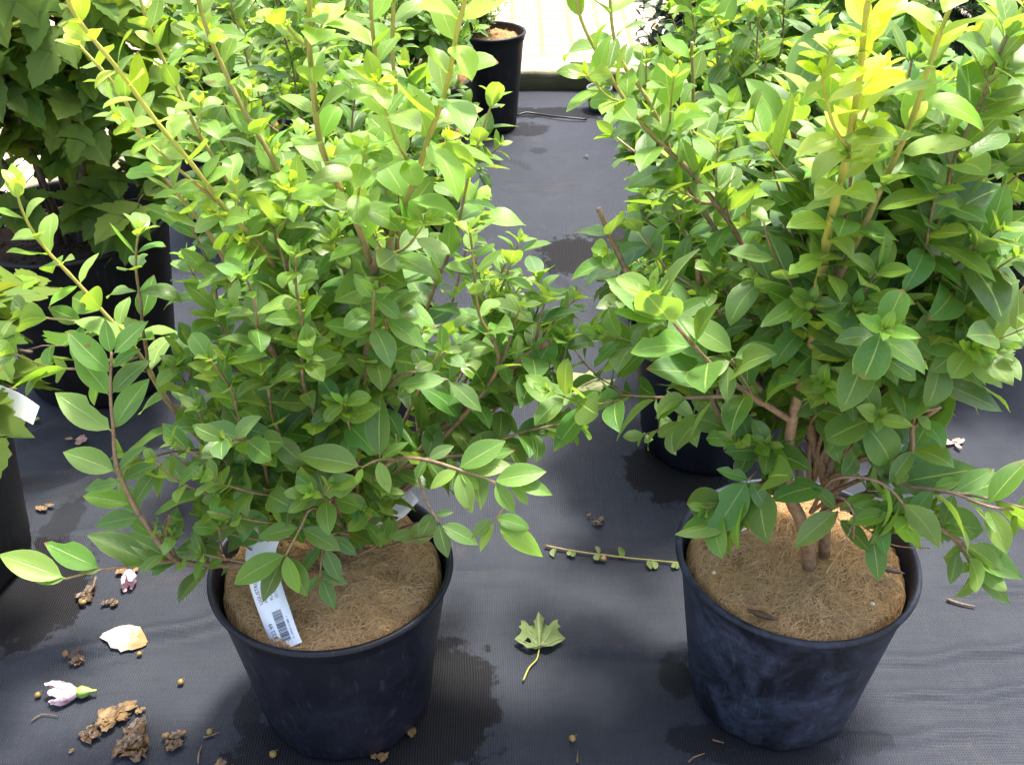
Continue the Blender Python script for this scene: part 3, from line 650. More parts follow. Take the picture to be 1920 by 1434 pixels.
LS = 1.05
def hero(s, bx, by, tx, ty, Y, age=.2, wide=None, curl=None):
    """a single leaf from its base to its tip"""
    b = P(bx, by, Y); k = b.y*CP+(CAMH-b.z)*SP; e = P(tx, ty, Y+(by-ty)/F*k*.55); d = np.array(e-b); L = np.linalg.norm(d); cu = random.uniform(.15, .55) if curl is None else curl
    n = np.array([-.10+random.gauss(0, .16), -.42+random.gauss(0, .14), .85]); d = nrm(d); n = nrm(n-d*n.dot(d)); d2 = d*math.cos(cu*.45)+n*math.sin(cu*.45)
    s.L.add(np.array(b), d2, n, L*1.04, L*(wide or random.uniform(.215, .255)), cu, random.uniform(.25, .55), random.gauss(0, .12), random.uniform(0, .05), min(1, age*1.35+.06), random.uniform(0, .25), True)
def keyed_A(root, z0, rnd):
    def K(path, r0, r1, extra=(), **kw):
        s = Stem(8); kw.setdefault('rnd', rnd); kw['leaf'] = kw.get('leaf', .05)*LS; s.shoot([P(*q) for q in path], r0, r1, **kw)
        for (p2, a, b, k2) in extra:
            k2 = dict(k2); k2.setdefault('rnd', rnd); k2['leaf'] = k2.get('leaf', .05)*LS; s.shoot([P(*q) for q in p2], a, b, **k2)
        s.build(root, rows=9)
    # low branch out to the left, turning up, and its twig to the far left
    def bare(path, r0, r1, leaves, a0=0., a1=.3):
        s = Stem(8); s.shoot([P(*q) for q in path], r0, r1, a0, a1, start=.99, cut=True, twigs=0, wob=0, rnd=rnd)
        for q in leaves: hero(s, *q)
        s.build(root, rows=10)
    bare([(262, 968, .86), (240, 925, .86), (218, 870, .86), (212, 800, .86), (207, 740, .865), (209, 660, .87)], .0030, .0012,
         [(210, 808, 106, 738, .86, .25), (212, 806, 278, 712, .86, .12), (205, 742, 141, 664, .865, .12), (210, 738, 281, 676, .865, .08), (208, 700, 128, 622, .87, .15), (211, 690, 262, 655, .87, .1), (208, 664, 197, 600, .87, .1), (212, 664, 276, 604, .87, .1),
          (217, 884, 120, 848, .86, .22), (220, 882, 273, 838, .86, .15), (228, 905, 160, 918, .86, .1), (232, 900, 294, 870, .86, .12), (246, 945, 157, 930, .86, .38), (252, 945, 296, 880, .86, .12), (262, 965, 222, 905, .86, .1), (262, 968, 180, 985, .86, .1)], 0, .25)
    bare([(335, 1050, .87), (270, 1058, .86), (190, 1068, .85), (122, 1085, .84)], .0020, .0011,
         [(122, 1084, 0, 1040, .84, .42), (124, 1084, 66, 1090, .84, .3), (188, 1066, 86, 1018, .85, .2), (190, 1068, 150, 1072, .85, .45), (285, 1058, 166, 1004, .86, .15), (284, 1058, 215, 1035, .86, .5), (318, 1050, 285, 1078, .87, .1), (318, 1048, 232, 1000, .87, .1)], .1, .4)
    bare([(640, 985, .90), (587, 952, .86), (563, 990, .85), (536, 1040, .84)], .0022, .0011,
         [(585, 950, 518, 950, .86, .15), (588, 949, 630, 925, .86, .15), (562, 988, 486, 1007, .85, .25), (565, 989, 637, 1031, .85, .25), (536, 1039, 441, 1093, .84, .42), (537, 1040, 560, 1110, .84, .5), (533, 1040, 494, 1126, .845, .15), (540, 1042, 575, 1117, .845, .3)], .1, .4)
    bare([(655, 1000, .90), (625, 1000, .87), (606, 1025, .86), (600, 1082, .85)], .0020, .0010,
         [(605, 1024, 568, 1072, .86, .05), (609, 1027, 637, 1088, .86, .08), (622, 1004, 668, 1040, .87, 0), (600, 1080, 572, 1110, .85, .05), (603, 1082, 626, 1140, .85, .05), (600, 1070, 650, 1095, .85, .05)], .1, .1)
    bare([(700, 900, .88), (740, 862, .86), (800, 862, .84), (859, 880, .83), (925, 903, .82), (945, 940, .82), (928, 980, .815)], .0026, .0010,
         [(859, 878, 945, 828, .83, .15), (861, 882, 884, 960, .83, .3), (862, 883, 898, 918, .83, .55), (880, 884, 957, 872, .83, .35), (858, 880, 808, 915, .83, .45), (862, 879, 962, 845, .84, .12), (925, 903, 1022, 884, .82, .25), (928, 905, 964, 960, .82, .3),
          (958, 905, 989, 945, .82, .4), (962, 903, 1034, 927, .82, .25), (926, 980, 901, 1032, .815, .5), (932, 984, 1016, 1042, .815, .5), (922, 972, 886, 1008, .82, .3), (928, 970, 992, 990, .82, .2), (800, 862, 780, 900, .84, .2), (803, 860, 850, 836, .84, .1)], .1, .45)
    bare([(740, 862, .86), (708, 862, .84), (678, 876, .83)], .0016, .0010,
         [(678, 875, 560, 854, .83, .35), (680, 877, 668, 906, .83, .55), (712, 858, 714, 742, .84, .08), (709, 862, 730, 923, .84, .4), (714, 860, 765, 830, .84, .1)], .2, .3)
    bare([(780, 880, .88), (800, 940, .86), (823, 980, .85)], .0018, .0010, [(822, 980, 839, 1044, .85, .12), (826, 982, 895, 1020, .85, .08), (815, 965, 850, 960, .855, .1), (812, 962, 786, 990, .855, .1)], .1, .2)
    bare([(700, 760, .92), (760, 700, .90), (840, 712, .88)], .0018, .0010, [(841, 714, 902, 770, .88, .12), (838, 712, 752, 722, .88, .1), (842, 712, 880, 660, .885, .05)], .1, .2)
    bare([(700, 720, .92), (725, 650, .90), (722, 596, .88)], .0020, .0011, [(722, 596, 668, 628, .88, .3), (724, 597, 797, 652, .88, .22), (724, 594, 790, 548, .885, .15), (721, 598, 669, 650, .885, .15), (722, 594, 700, 540, .89, .1)], .1, .2)
    K([(560, 1062, .92), (450, 1062, .90), (330, 1048, .87), (262, 965, .86)], .0042, .0030,
      extra=[([(330, 1048, .87), (312, 1005, .87), (316, 968, .87)], .0028, .0020, dict(inter=.02, leaf=.034, start=.3, cut=True, age1=.1, twigs=.3)),
             ([(430, 1062, .90), (400, 1010, .90), (390, 960, .90)], .002, .0009, dict(inter=.02, leaf=.042, start=.2, age1=.3, twigs=.2))],
      inter=.031, leaf=.050, start=.30, age0=0, age1=.12, twigs=.12, wob=.0015, cut=True)
    # brown stem to the upper left with the lime tip
    K([(640, 1010, .96), (560, 960, .97), (470, 915, .97), (350, 790, .98), (268, 680, .99), (180, 572, 1.0), (95, 478, 1.0), (52, 400, 1.0), (32, 345, 1.0)], .0052, .0012,
      extra=[([(200, 612, 1.0), (130, 598, .98), (45, 585, .97)], .0016, .0009, dict(inter=.030, leaf=.052, start=.25, age0=.3, age1=.7, twigs=.1)),
             ([(258, 670, .99), (200, 690, .97), (100, 690, .96), (20, 660, .95)], .0018, .0009, dict(inter=.034, leaf=.055, start=.2, age0=.2, age1=.6, twigs=.1)),
             ([(276, 690, .99), (270, 590, .98), (262, 520, .98), (268, 430, .99)], .0022, .0011, dict(inter=.03, leaf=.050, start=.2, age0=.1, age1=.5, twigs=.15)),
             ([(350, 790, .98), (352, 720, .97), (375, 640, .97)], .0016, .0009, dict(inter=.024, leaf=.046, start=.2, age1=.4)),
             ([(400, 842, .975), (300, 850, .95), (250, 880, .94)], .0016, .0009, dict(inter=.026, leaf=.048, start=.15, age1=.3)),
             ([(330, 760, .98), (400, 770, .95), (460, 740, .94)], .0016, .0009, dict(inter=.022, leaf=.044, start=.15, age1=.3))],
      inter=.036, leaf=.060, start=.42, age0=0, age1=1.0, twigs=.25, wob=.002, size_tip=.62)
    # long pale shoots that sweep to the upper left
    K([(640, 1000, .95), (610, 760, .94), (560, 600, .93), (502, 480, .92), (418, 388, .90), (335, 275, .88), (234, 150, .86), (144, 33, .85), (110, -40, .84)], .0042, .0014,
      extra=[([(418, 388, .90), (330, 318, .88), (284, 270, .88), (232, 215, .88)], .0018, .0009, dict(inter=.026, leaf=.043, start=.2, age0=.4, age1=.9, twigs=.1))],
      inter=.030, leaf=.044, start=.28, age0=0, age1=1.25, twigs=.22, wob=.002, size_tip=.8)
    K([(635, 1000, .95), (590, 720, .97), (500, 590, .97), (435, 500, .96), (400, 440, .96), (300, 330, .95), (225, 180, .95), (150, 80, .95)], .0040, .0013,
      inter=.027, leaf=.046, start=.3, age0=0, age1=.75, twigs=.25, wob=.002, size_tip=.8)
    K([(640, 1000, .96), (620, 700, .98), (560, 560, .99), (470, 420, 1.0), (380, 250, 1.0), (300, 110, 1.0), (250, -30, 1.0)], .0040, .0013,
      inter=.027, leaf=.044, start=.3, age0=0, age1=.85, twigs=.3, wob=.002, size_tip=.8)
    # tall shoots of the middle
    K([(650, 1000, .96), (680, 700, .93), (698, 515, .90), (640, 368, .87), (600, 250, .85), (585, 110, .83), (575, -60, .81)], .0052, .0019,
      inter=.037, leaf=.047, start=.36, age0=0, age1=.80, twigs=.25, wob=.0015, size_tip=1.0)
    K([(655, 1000, .95), (700, 620, .92), (727, 480, .90), (774, 345, .87), (800, 268, .86), (840, 140, .83), (866, 40, .80), (890, -70, .78)], .0052, .0016,
      inter=.038, leaf=.056, start=.36, age0=0, age1=.98, twigs=.22, wob=.0015, size_tip=1.0)
    K([(650, 1000, .97), (715, 640, .98), (750, 378, .97), (733, 284, .96), (703, 110, .95), (690, -60, .94)], .0048, .0016,
      inter=.033, leaf=.044, start=.34, age0=0, age1=.70, twigs=.3, wob=.0015, size_tip=1.0)
    K([(650, 1000, .98), (720, 640, 1.0), (738, 268, 1.02), (737, 100, 1.02), (741, -60, 1.02)], .0044, .0016,
      inter=.030, leaf=.044, start=.34, age0=0, age1=.75, twigs=.3, wob=.0015, size_tip=1.0)
    K([(645, 1000, .95), (560, 600, .95), (545, 420, .95), (510, 300, .95), (440, 180, .95), (380, 20, .95), (370, -60, .95)], .0044, .0016,
      inter=.030, leaf=.044, start=.34, age0=0, age1=.7, twigs=.3, wob=.0015, size_tip=1.0)
    # pruned stub stems
    K([(640, 1005, .94), (645, 860, .92), (688, 680, .90), (702, 560, .89), (706, 468, .88)], .0066, .0040, inter=.034, leaf=.052, start=.25, cut=True, age1=.1, twigs=.5, wob=.002)
    K([(640, 1000, .94), (600, 770, .93), (560, 720, .92), (500, 640, .91)], .0048, .0033, inter=.026, leaf=.046, start=.3, cut=True, age1=.1, twigs=.5, wob=.001)
    K([(640, 1000, .95), (600, 640, .93), (560, 560, .92), (512, 420, .92)], .0044, .003, inter=.028, leaf=.050, start=.3, cut=True, age1=.15, twigs=.4, wob=.001)
    K([(640, 1000, .95), (640, 650, .93), (575, 640, .88), (570, 560, .87)], .0034, .0010, inter=.020, leaf=.036, start=.55, age1=.95, twigs=.3, wob=.001)
    # right side
    K([(660, 1000, .96), (800, 850, .96), (931, 697, .95), (898, 587, .95), (887, 513, .95), (880, 430, .95)], .0040, .0010, inter=.032, leaf=.050, start=.35, age0=0, age1=.55, twigs=.3, wob=.001,
      extra=[([(931, 697, .95), (960, 640, .96), (985, 575, .96)], .002, .0009, dict(inter=.024, leaf=.042, start=.2, age1=.4))])
    K([(665, 1000, .97), (800, 830, .98), (950, 700, .98), (1030, 640, .98)], .0046, .0036, inter=.024, leaf=.058, start=.35, cut=True, age1=.05, twigs=.7, wob=.001,
      extra=[([(985, 690, .98), (1010, 620, .99), (1035, 555, 1.0)], .0022, .0010, dict(inter=.024, leaf=.060, start=.2, age1=.3)),
             ([(960, 705, .98), (1040, 690, .97), (1055, 640, .98)], .0018, .0009, dict(inter=.024, leaf=.060, start=.2, age1=.25))])
    K([(665, 1005, .95), (760, 880, .93), (880, 850, .92), (975, 811, .92), (1075, 788, .93)], .0034, .0010, inter=.026, leaf=.060, start=.35, age0=0, age1=.1, twigs=.35, wob=.001, upn=1.0)
    K([(700, 960, .97), (900, 800, 1.0), (1010, 640, 1.02), (1080, 560, 1.04)], .0028, .0010, inter=.026, leaf=.056, start=.35, age0=0, age1=.15, twigs=.3, wob=.001)
    K([(680, 980, .97), (820, 880, 1.0), (940, 820, 1.02), (1020, 810, 1.02)], .0026, .0010, inter=.024, leaf=.056, start=.35, age0=0, age1=.1, twigs=.35, wob=.001)
    K([(700, 960, .97), (900, 780, 1.02), (1000, 600, 1.06), (1010, 520, 1.08)], .0026, .0010, inter=.024, leaf=.052, start=.35, age0=0, age1=.2, twigs=.35, wob=.001)
    K([(690, 940, .98), (780, 640, 1.04), (850, 450, 1.08), (885, 300, 1.10), (930, 180, 1.12)], .0032, .0011, inter=.028, leaf=.052, start=.3, age0=0, age1=.55, twigs=.3, wob=.001)
    K([(690, 940, .98), (800, 700, 1.08), (860, 520, 1.14), (900, 380, 1.18)], .0032, .0011, inter=.026, leaf=.054, start=.3, age0=0, age1=.4, twigs=.3, wob=.001)
    K([(690, 940, .98), (820, 760, 1.10), (890, 640, 1.16), (950, 490, 1.20)], .0030, .0011, inter=.026, leaf=.054, start=.3, age0=0, age1=.3, twigs=.3, wob=.001)
    K([(700, 960, .97), (860, 740, 1.02), (930, 560, 1.04), (975, 450, 1.06)], .0028, .0010, inter=.028, leaf=.056, start=.35, age0=0, age1=.4, twigs=.3, wob=.001)
    # cut twig lying towards the right rim
    s = Stem(7); s.shoot([P(668, 1018, .95), P(730, 1000, .95), P(797, 976, .95)], .0030, .0022, age1=0, cut=True, start=.99, wob=0, rnd=rnd); s.build(root, label='bare pruned stub lying towards the rim')
    # strip tag from the stem down to the front rim
    make_tag(root, [P(541, 1214, .824), P(520, 1160, .845), P(497, 1090, .878), P(490, 1030, .915), P(515, 970, .94)], .0355, (1, -.35, -.1),
             [('txt', '$22.99', .014, -.0075, .0068), ('bars', .008, .043, -.0035, .0075, 3), ('txt', '0 10933 51881 1', .008, .0125, .0038),
              ('txt', 'LIGUSTRUM-PRIVET', .056, -.0095, .0060), ('txt', 'PRIVET', .056, -.0035, .0046), ('txt', 'PLANT #3', .056, .0035, .0046), ('txt', '22130140', .056, .0095, .0046)])
    make_tag(root, [P(655, 985, .97), P(700, 968, .975), P(745, 956, .98), P(775, 925, .985)], .022, (.1, -.5, -.6), [('txt', 'MADE BY NURSERY', .018, .0075, .0042), ('txt', 'WEATHER', .014, .000, .0048)])

def keyed_B(root, z0, rnd):
    global LS
    LS = 1.15
    def K(path, r0, r1, extra=(), **kw):
        s = Stem(8); kw.setdefault('rnd', rnd); kw['leaf'] = kw.get('leaf', .05)*LS; s.shoot([P(*q) for q in path], r0, r1, **kw)
        for (p2, a, b, k2) in extra:
            k2 = dict(k2); k2.setdefault('rnd', rnd); k2['leaf'] = k2.get('leaf', .05)*LS; s.shoot([P(*q) for q in p2], a, b, **k2)
        s.build(root, rows=9)
    K([(1517, 1062, .93), (1514, 1030, .93), (1500, 975, .92), (1479, 930, .92), (1478, 865, .92), (1486, 790, .91), (1512, 690, .90), (1532, 560, .88), (1555, 440, .86), (1580, 320, .83), (1602, 190, .80), (1622, 60, .77), (1632, 0, .76)], .0088, .0018,
      inter=.031, leaf=.046, start=.36, age0=0, age1=1.7, apw=1.9, twigs=.06, wob=.001, size_tip=.95)
    K([(1545, 1040, .958), (1548, 980, .958), (1545, 900, .958), (1525, 830, .955), (1515, 760, .95), (1520, 680, .96)], .0075, .0045, inter=.03, leaf=.04, start=.7, cut=True, age1=0, twigs=.5, wob=.001)
    K([(1512, 690, .90), (1560, 560, .88), (1600, 470, .87), (1640, 380, .86), (1680, 290, .85), (1715, 200, .84), (1755, 90, .83), (1800, -30, .82)], .0040, .0017,
      inter=.034, leaf=.048, start=.15, age0=.15, age1=1.15, twigs=.08, wob=.001, size_tip=1.0)
    K([(1546, 1035, .955), (1548, 960, .96), (1550, 850, .96), (1571, 775, .95), (1651, 731, .92), (1742, 671, .90), (1800, 625, .885)], .0062, .0018,
      inter=.040, leaf=.078, start=.52, age0=0, age1=.15, twigs=.3, wob=.001, size_tip=1.1,
      extra=[([(1742, 671, .90), (1765, 640, .88), (1775, 610, .87)], .0014, .0009, dict(inter=.02, leaf=.05, start=.3, age1=.3))])
    K([(1486, 790, .91), (1414, 744, .88), (1347, 694, .86), (1282, 628, .85), (1225, 560, .85)], .0040, .0011, inter=.038, leaf=.064, start=.2, age0=.05, age1=.30, twigs=.35, wob=.001, size_tip=1.05, spread=50)
    K([(1486, 790, .92), (1400, 745, .93), (1290, 745, .94), (1160, 742, .95)], .0036, .0012, inter=.040, leaf=.060, start=.2, age0=0, age1=.05, twigs=.3, wob=.001, size_tip=1.0)
    K([(1480, 860, .92), (1420, 860, .95), (1340, 760, .98), (1317, 600, 1.0), (1309, 488, 1.0)], .0040, .0028, inter=.034, leaf=.055, start=.2, cut=True, age1=.15, twigs=.4, wob=.001)
    K([(1486, 790, .93), (1330, 640, .97), (1210, 560, 1.0), (1162, 480, 1.02), (1122, 391, 1.02)], .0044, .0030, inter=.038, leaf=.068, start=.2, cut=True, age1=.15, twigs=.3, wob=.001)
    K([(1490, 780, .94), (1440, 600, 1.0), (1400, 470, 1.03), (1300, 330, 1.05), (1210, 240, 1.05), (1100, 60, 1.06), (1080, -40, 1.06)], .0044, .0016, inter=.036, leaf=.050, start=.2, age0=0, age1=.75, twigs=.25, wob=.001)
    K([(1490, 780, .94), (1420, 560, 1.02), (1280, 330, 1.08), (1220, 200, 1.08), (1160, 100, 1.1), (1140, -50, 1.1)], .004, .0016, inter=.036, leaf=.052, start=.2, age0=0, age1=.8, twigs=.25, wob=.001)
    K([(1500, 760, .92), (1540, 640, .93), (1535, 540, .93), (1522, 455, .93)], .0044, .0036, inter=.034, leaf=.058, start=.2, cut=True, age1=.05, twigs=.3, wob=.001)
    K([(1550, 900, .95), (1620, 860, .92), (1700, 850, .90), (1712, 800, .89), (1755, 765, .87)], .0034, .0026, inter=.026, leaf=.050, start=.2, cut=True, age1=.3, twigs=.5, wob=.001)
    K([(1545, 930, .95), (1640, 890, .92), (1712, 912, .88), (1789, 925, .87), (1850, 935, .86), (1930, 955, .86)], .0032, .0011, inter=.034, leaf=.062, start=.3, age0=0, age1=.35, twigs=.2, wob=.001, upn=1.0, droop=.15, size_tip=1.0)
    K([(1540, 960, .94), (1640, 925, .90), (1740, 975, .86), (1795, 1010, .85), (1850, 1046, .85)], .0034, .0024, inter=.030, leaf=.058, start=.3, cut=True, age1=.25, twigs=.3, wob=.001, upn=.9, droop=.25,
      extra=[([(1795, 1010, .85), (1815, 1040, .84), (1835, 1065, .84)], .0015, .0009, dict(inter=.02, leaf=.055, start=.3, age1=.3, droop=.3))])
    K([(1560, 930, .96), (1700, 760, 1.0), (1800, 700, 1.02), (1860, 610, 1.03), (1940, 520, 1.04)], .004, .0018, inter=.036, leaf=.066, start=.2, age0=0, age1=.45, twigs=.3, wob=.001)
    K([(1560, 930, .96), (1680, 620, 1.05), (1760, 440, 1.08), (1835, 330, 1.08), (1865, 230, 1.08), (1890, 130, 1.08), (1925, 10, 1.08)], .0044, .0018, inter=.04, leaf=.055, start=.2, age0=0, age1=.85, twigs=.25, wob=.001, size_tip=.9)
    K([(1550, 930, .96), (1660, 640, 1.02), (1730, 520, 1.05), (1800, 430, 1.06)], .0044, .0034, inter=.034, leaf=.072, start=.2, cut=True, age1=.1, twigs=.35, wob=.001)
    K([(1550, 900, .95), (1600, 700, 1.0), (1690, 470, 1.03), (1740, 330, 1.03)], .0044, .0034, inter=.036, leaf=.070, start=.2, cut=True, age1=.1, twigs=.35, wob=.001)
    K([(1500, 900, .94), (1480, 600, 1.05), (1500, 380, 1.1), (1480, 200, 1.1)], .0044, .0032, inter=.036, leaf=.072, start=.2, cut=True, age1=.1, twigs=.35, wob=.001)
    K([(1500, 920, .93), (1440, 900, .90), (1400, 930, .87), (1375, 975, .86)], .0026, .0010, inter=.03, leaf=.064, start=.3, age0=0, age1=.03, twigs=.3, wob=0, upn=1.0, droop=.5, size_tip=1.2)
    K([(1520, 960, .92), (1570, 930, .88), (1600, 960, .86), (1600, 1010, .85)], .0026, .0010, inter=.026, leaf=.054, start=.3, age0=0, age1=.2, twigs=.3, wob=0, upn=1.0, droop=.45, size_tip=1.1)
    K([(1520, 960, .92), (1560, 900, .88), (1640, 900, .86), (1690, 940, .85), (1710, 985, .85)], .0026, .0010, inter=.028, leaf=.056, start=.3, age0=0, age1=.35, twigs=.3, wob=0, upn=1.0, droop=.35, size_tip=1.1)
    def bare(path, r0, r1, leaves, a0=0., a1=.3):
        s = Stem(8); s.shoot([P(*q) for q in path], r0, r1, a0, a1, start=.99, cut=True, twigs=0, wob=0, rnd=rnd)
        for q in leaves: hero(s, *q)
        s.build(root, rows=10)
    bare([(1651, 731, .92), (1700, 700, .905), (1745, 660, .89), (1785, 640, .88)], .0026, .0016, [(1744, 660, 1832, 519, .89, .08), (1742, 657, 1678, 700, .90, .08), (1746, 663, 1820, 714, .885, .45), (1690, 705, 1640, 660, .905, .1)], 0, .1)
    bare([(1571, 775, .93), (1588, 730, .90)], .0018, .0012, [(1588, 728, 1552, 625, .90, .2), (1615, 722, 1648, 638, .905, .08), (1586, 732, 1590, 765, .895, .5), (1592, 728, 1652, 704, .90, .2), (1585, 730, 1528, 722, .90, .2)])
    bare([(1700, 850, .89), (1712, 842, .88), (1716, 780, .87), (1765, 763, .865)], .0020, .0017, [(1716, 778, 1727, 710, .87, .1, .36), (1714, 779, 1676, 762, .87, .4, .33), (1718, 780, 1745, 806, .87, .4, .33), (1712, 842, 1786, 714, .88, .05), (1712, 843, 1668, 905, .88, .1)])
    bare([(1414, 744, .88), (1372, 674, .86)], .0016, .0010, [(1372, 676, 1288, 712, .86, .4), (1376, 660, 1280, 600, .865, .2), (1374, 672, 1457, 652, .86, .15), (1366, 682, 1363, 754, .86, .15), (1370, 670, 1330, 630, .865, .2)], .1, .3)
    bare([(1440, 600, 1.0), (1330, 590, .98), (1259, 600, .95)], .0022, .0012, [(1259, 600, 1140, 526, .95, .25), (1257, 598, 1150, 584, .955, .35), (1264, 596, 1330, 560, .955, .15), (1330, 590, 1300, 530, .98, .1)], 0, .2)
    bare([(1480, 600, 1.05), (1500, 380, 1.04), (1465, 235, 1.02), (1481, 185, 1.0)], .0030, .0020, [(1481, 182, 1555, 45, 1.0, .05, .26), (1465, 232, 1400, 150, 1.02, .15), (1500, 380, 1560, 320, 1.04, .1), (1468, 230, 1530, 260, 1.02, .3)])
    bare([(1700, 640, 1.0), (1720, 450, .97), (1742, 336, .95)], .0030, .0020, [(1742, 335, 1910, 268, .95, .12, .22), (1740, 336, 1690, 300, .955, .2), (1722, 440, 1790, 400, .97, .1), (1718, 450, 1650, 420, .97, .1), (1742, 340, 1760, 250, .96, .1)])
    bare([(1712, 912, .88), (1789, 925, .86), (1849, 948, .85), (1900, 955, .85)], .0022, .0014, [(1849, 950, 1888, 1035, .85, .5, .26), (1852, 946, 1930, 860, .855, .1), (1789, 925, 1768, 985, .86, .2), (1790, 922, 1862, 880, .86, .1), (1750, 915, 1800, 900, .87, .35), (1748, 918, 1700, 975, .87, .1)], 0, .2)
    bare([(1740, 975, .86), (1795, 1020, .85), (1822, 1062, .845)], .0018, .0012, [(1793, 1030, 1915, 1083, .85, .2), (1822, 1064, 1892, 1131, .845, .35), (1795, 1032, 1782, 1094, .85, .12), (1760, 992, 1826, 1000, .855, .3), (1818, 1060, 1800, 1075, .845, .5)], .1, .3)
    bare([(1560, 985, .90), (1571, 960, .87)], .0020, .0012, [(1571, 957, 1491, 1025, .87, .18), (1571, 972, 1632, 1035, .87, .15), (1575, 955, 1640, 930, .87, .3), (1568, 955, 1520, 910, .87, .1)])
    bare([(1575, 955, .87), (1668, 962, .86)], .0018, .0012, [(1668, 964, 1726, 1028, .86, .5), (1635, 1000, 1647, 1087, .865, .05), (1666, 962, 1590, 980, .86, .4), (1670, 960, 1735, 935, .86, .2), (1640, 965, 1660, 1040, .865, .05)])
    bare([(1480, 900, .92), (1430, 880, .90), (1402, 900, .88)], .0020, .0012, [(1402, 900, 1332, 1008, .88, .05, .27), (1404, 898, 1345, 880, .88, .05), (1406, 900, 1440, 960, .88, .05), (1430, 880, 1475, 930, .90, .05)])
    bare([(1602, 190, .80), (1622, 60, .77)], .0016, .0012, [(1625, 55, 1588, -20, .77, 1, .3), (1630, 55, 1702, -8, .77, 1, .27), (1606, 157, 1666, 106, .795, 1, .3), (1591, 261, 1547, 210, .82, .95, .3), (1595, 261, 1669, 214, .82, .95, .25)], .9, 1)
    bare([(1690, 270, .845), (1755, 95, .83)], .0014, .0012, [(1705, 231, 1739, 190, .84, .95, .3), (1755, 97, 1717, 18, .83, .9), (1758, 92, 1815, 40, .83, .8)], .6, .9)
    for (pth, lf, a1) in (([(1486, 800, .96), (1380, 720, 1.05), (1270, 670, 1.12), (1190, 630, 1.16)], .058, .1), ([(1486, 800, .96), (1380, 780, 1.05), (1280, 790, 1.12), (1205, 815, 1.15)], .052, .05),
                      ([(1486, 790, .96), (1400, 600, 1.08), (1290, 480, 1.16), (1200, 400, 1.2)], .060, .3), ([(1486, 790, .96), (1380, 620, 1.08), (1250, 520, 1.18), (1140, 480, 1.24)], .058, .3),
                      ([(1486, 790, .96), (1420, 480, 1.1), (1340, 300, 1.2), (1240, 160, 1.25)], .056, .5), ([(1486, 790, .96), (1360, 660, 1.02), (1250, 620, 1.06)], .06, .2), ([(1440, 740, 1.0), (1340, 560, 1.1), (1230, 330, 1.2), (1150, 250, 1.25)], .054, .4)):
        K(pth, .0034, .0012, inter=.034, leaf=lf, start=.3, age0=0, age1=a1, twigs=.3, wob=.002)
    make_tag(root, [P(1316, 946, .985), P(1336, 976, .955), P(1372, 1000, .935), P(1406, 985, .945), P(1424, 945, .965)], .030, (.1, -.45, .75), [('txt', 'PRIVET #3', .022, -.004, .0055), ('txt', 'LIGUSTRUM', .022, .003, .0055), ('bars', .05, .075, -.008, .006, 9)])

privet('potted_privet', CA, 3, 'large front left privet, its lowest branch sweeping far left past the pot rim', (.26, .50), 12, .054, .15, 6,
       pot=dict(mat='pot'), keyed=keyed_A, inter=.027, rows=8, side_br=2, age=.4)
privet('potted_privet', CB, 8, 'large front right privet with a lime yellow top shoot in a dusty blue-black pot', (.28, .54), 13, .068, .16, 7,
       pot=dict(mat='pot_dusty'), keyed=keyed_B, inter=.029, rows=8, side_br=2, age=.3)

# ------------------------------------------------------------------ privets of the rows behind
ROW = [  # centre, seed, label, heights, n, leaf, skirt, nskirt, group, extras
    ((.335, 1.50), 21, 'privet directly behind the dusty front right pot, its own pot half hidden by leaves', (.34, .62), 19, 0.071, .23, 14, {}),
    ((.60, 1.72), 22, 'privet second back in the right row, leaning towards the right edge beside the dark conifer', (.34, .62), 18, 0.073, .18, 6, {}),
    ((.44, 2.02), 23, 'privet two pots behind the dusty front right pot, bordering the aisle', (.34, .56), 20, 0.068, .19, 8, {}),
    ((.71, 2.12), 24, 'privet deep in the right row, just left of the dark conifer', (.34, .56), 17, 0.071, .18, 5, {}),
    ((.62, 2.62), 25, 'small-leaved privet at the back of the right row, in front of the dark-leaved shrub', (.30, .48), 18, 0.061, .17, 6, {}),
    ((.90, 2.95), 26, 'farthest privet on the right, high at the back beside the conifer top', (.30, .50), 16, 0.063, .17, 4, {}),
    ((-.27, 1.52), 31, 'privet directly behind the front left pot', (.34, .60), 19, 0.061, .17, 7, {}),
    ((-.30, 1.95), 32, 'privet third back in the left row, with reddish brown stems', (.32, .56), 20, 0.059, .17, 7, {}),
    ((-.235, 2.34), 33, 'privet in a ribbed black pot beside the aisle, halfway up the left row', (.30, .48), 18, 0.057, .15, 6, dict(ribs=12, mat='pot_old')),
    ((-.66, 2.35), 34, 'privet at the back left between the lobed-leaf shrub and the left row', (.28, .46), 17, 0.061, .17, 6, {}),
    ((-.24, 2.68), 35, 'privet near the end of the left row, grey pot rim beside the tall pot', (.26, .42), 17, 0.054, .14, 6, dict(mat='pot_old')),
    ((-.52, 2.78), 36, 'farthest privet at the back left, standing against the bright brick paving', (.26, .42), 17, 0.056, .15, 6, {}),
]
for (c, sd_, lab, hs, n, lf, sk, nsk, po) in ROW:
    po = dict(po); po.setdefault('dens', .35)
    privet('potted_privet', c, sd_, lab, hs, n, lf, sk, nsk, pot=po, inter=.032, rows=6, sides=5, side_br=3, age=.45, lean=(.05, .62 if sd_ in (21, 23, 31) else .45), spread_az=(lambda a, r: PI+(a % (2*PI)-PI)*.62) if sd_ in (22, 24, 26) else None)
privet('potted_privet', (-.052, 2.945), 41, 'bushy little privet in the tall narrow black pot at the aisle end', (.16, .30), 10, .036, .12, 4, pot=dict(R=.085, rb=.062, H=.275, mat='pot_old', dens=.35, fill_z=.25), inter=.024, rows=6, sides=5, age=.6,
       spread_az=lambda a, r: PI*.9+r.uniform(-1.1, 1.1))

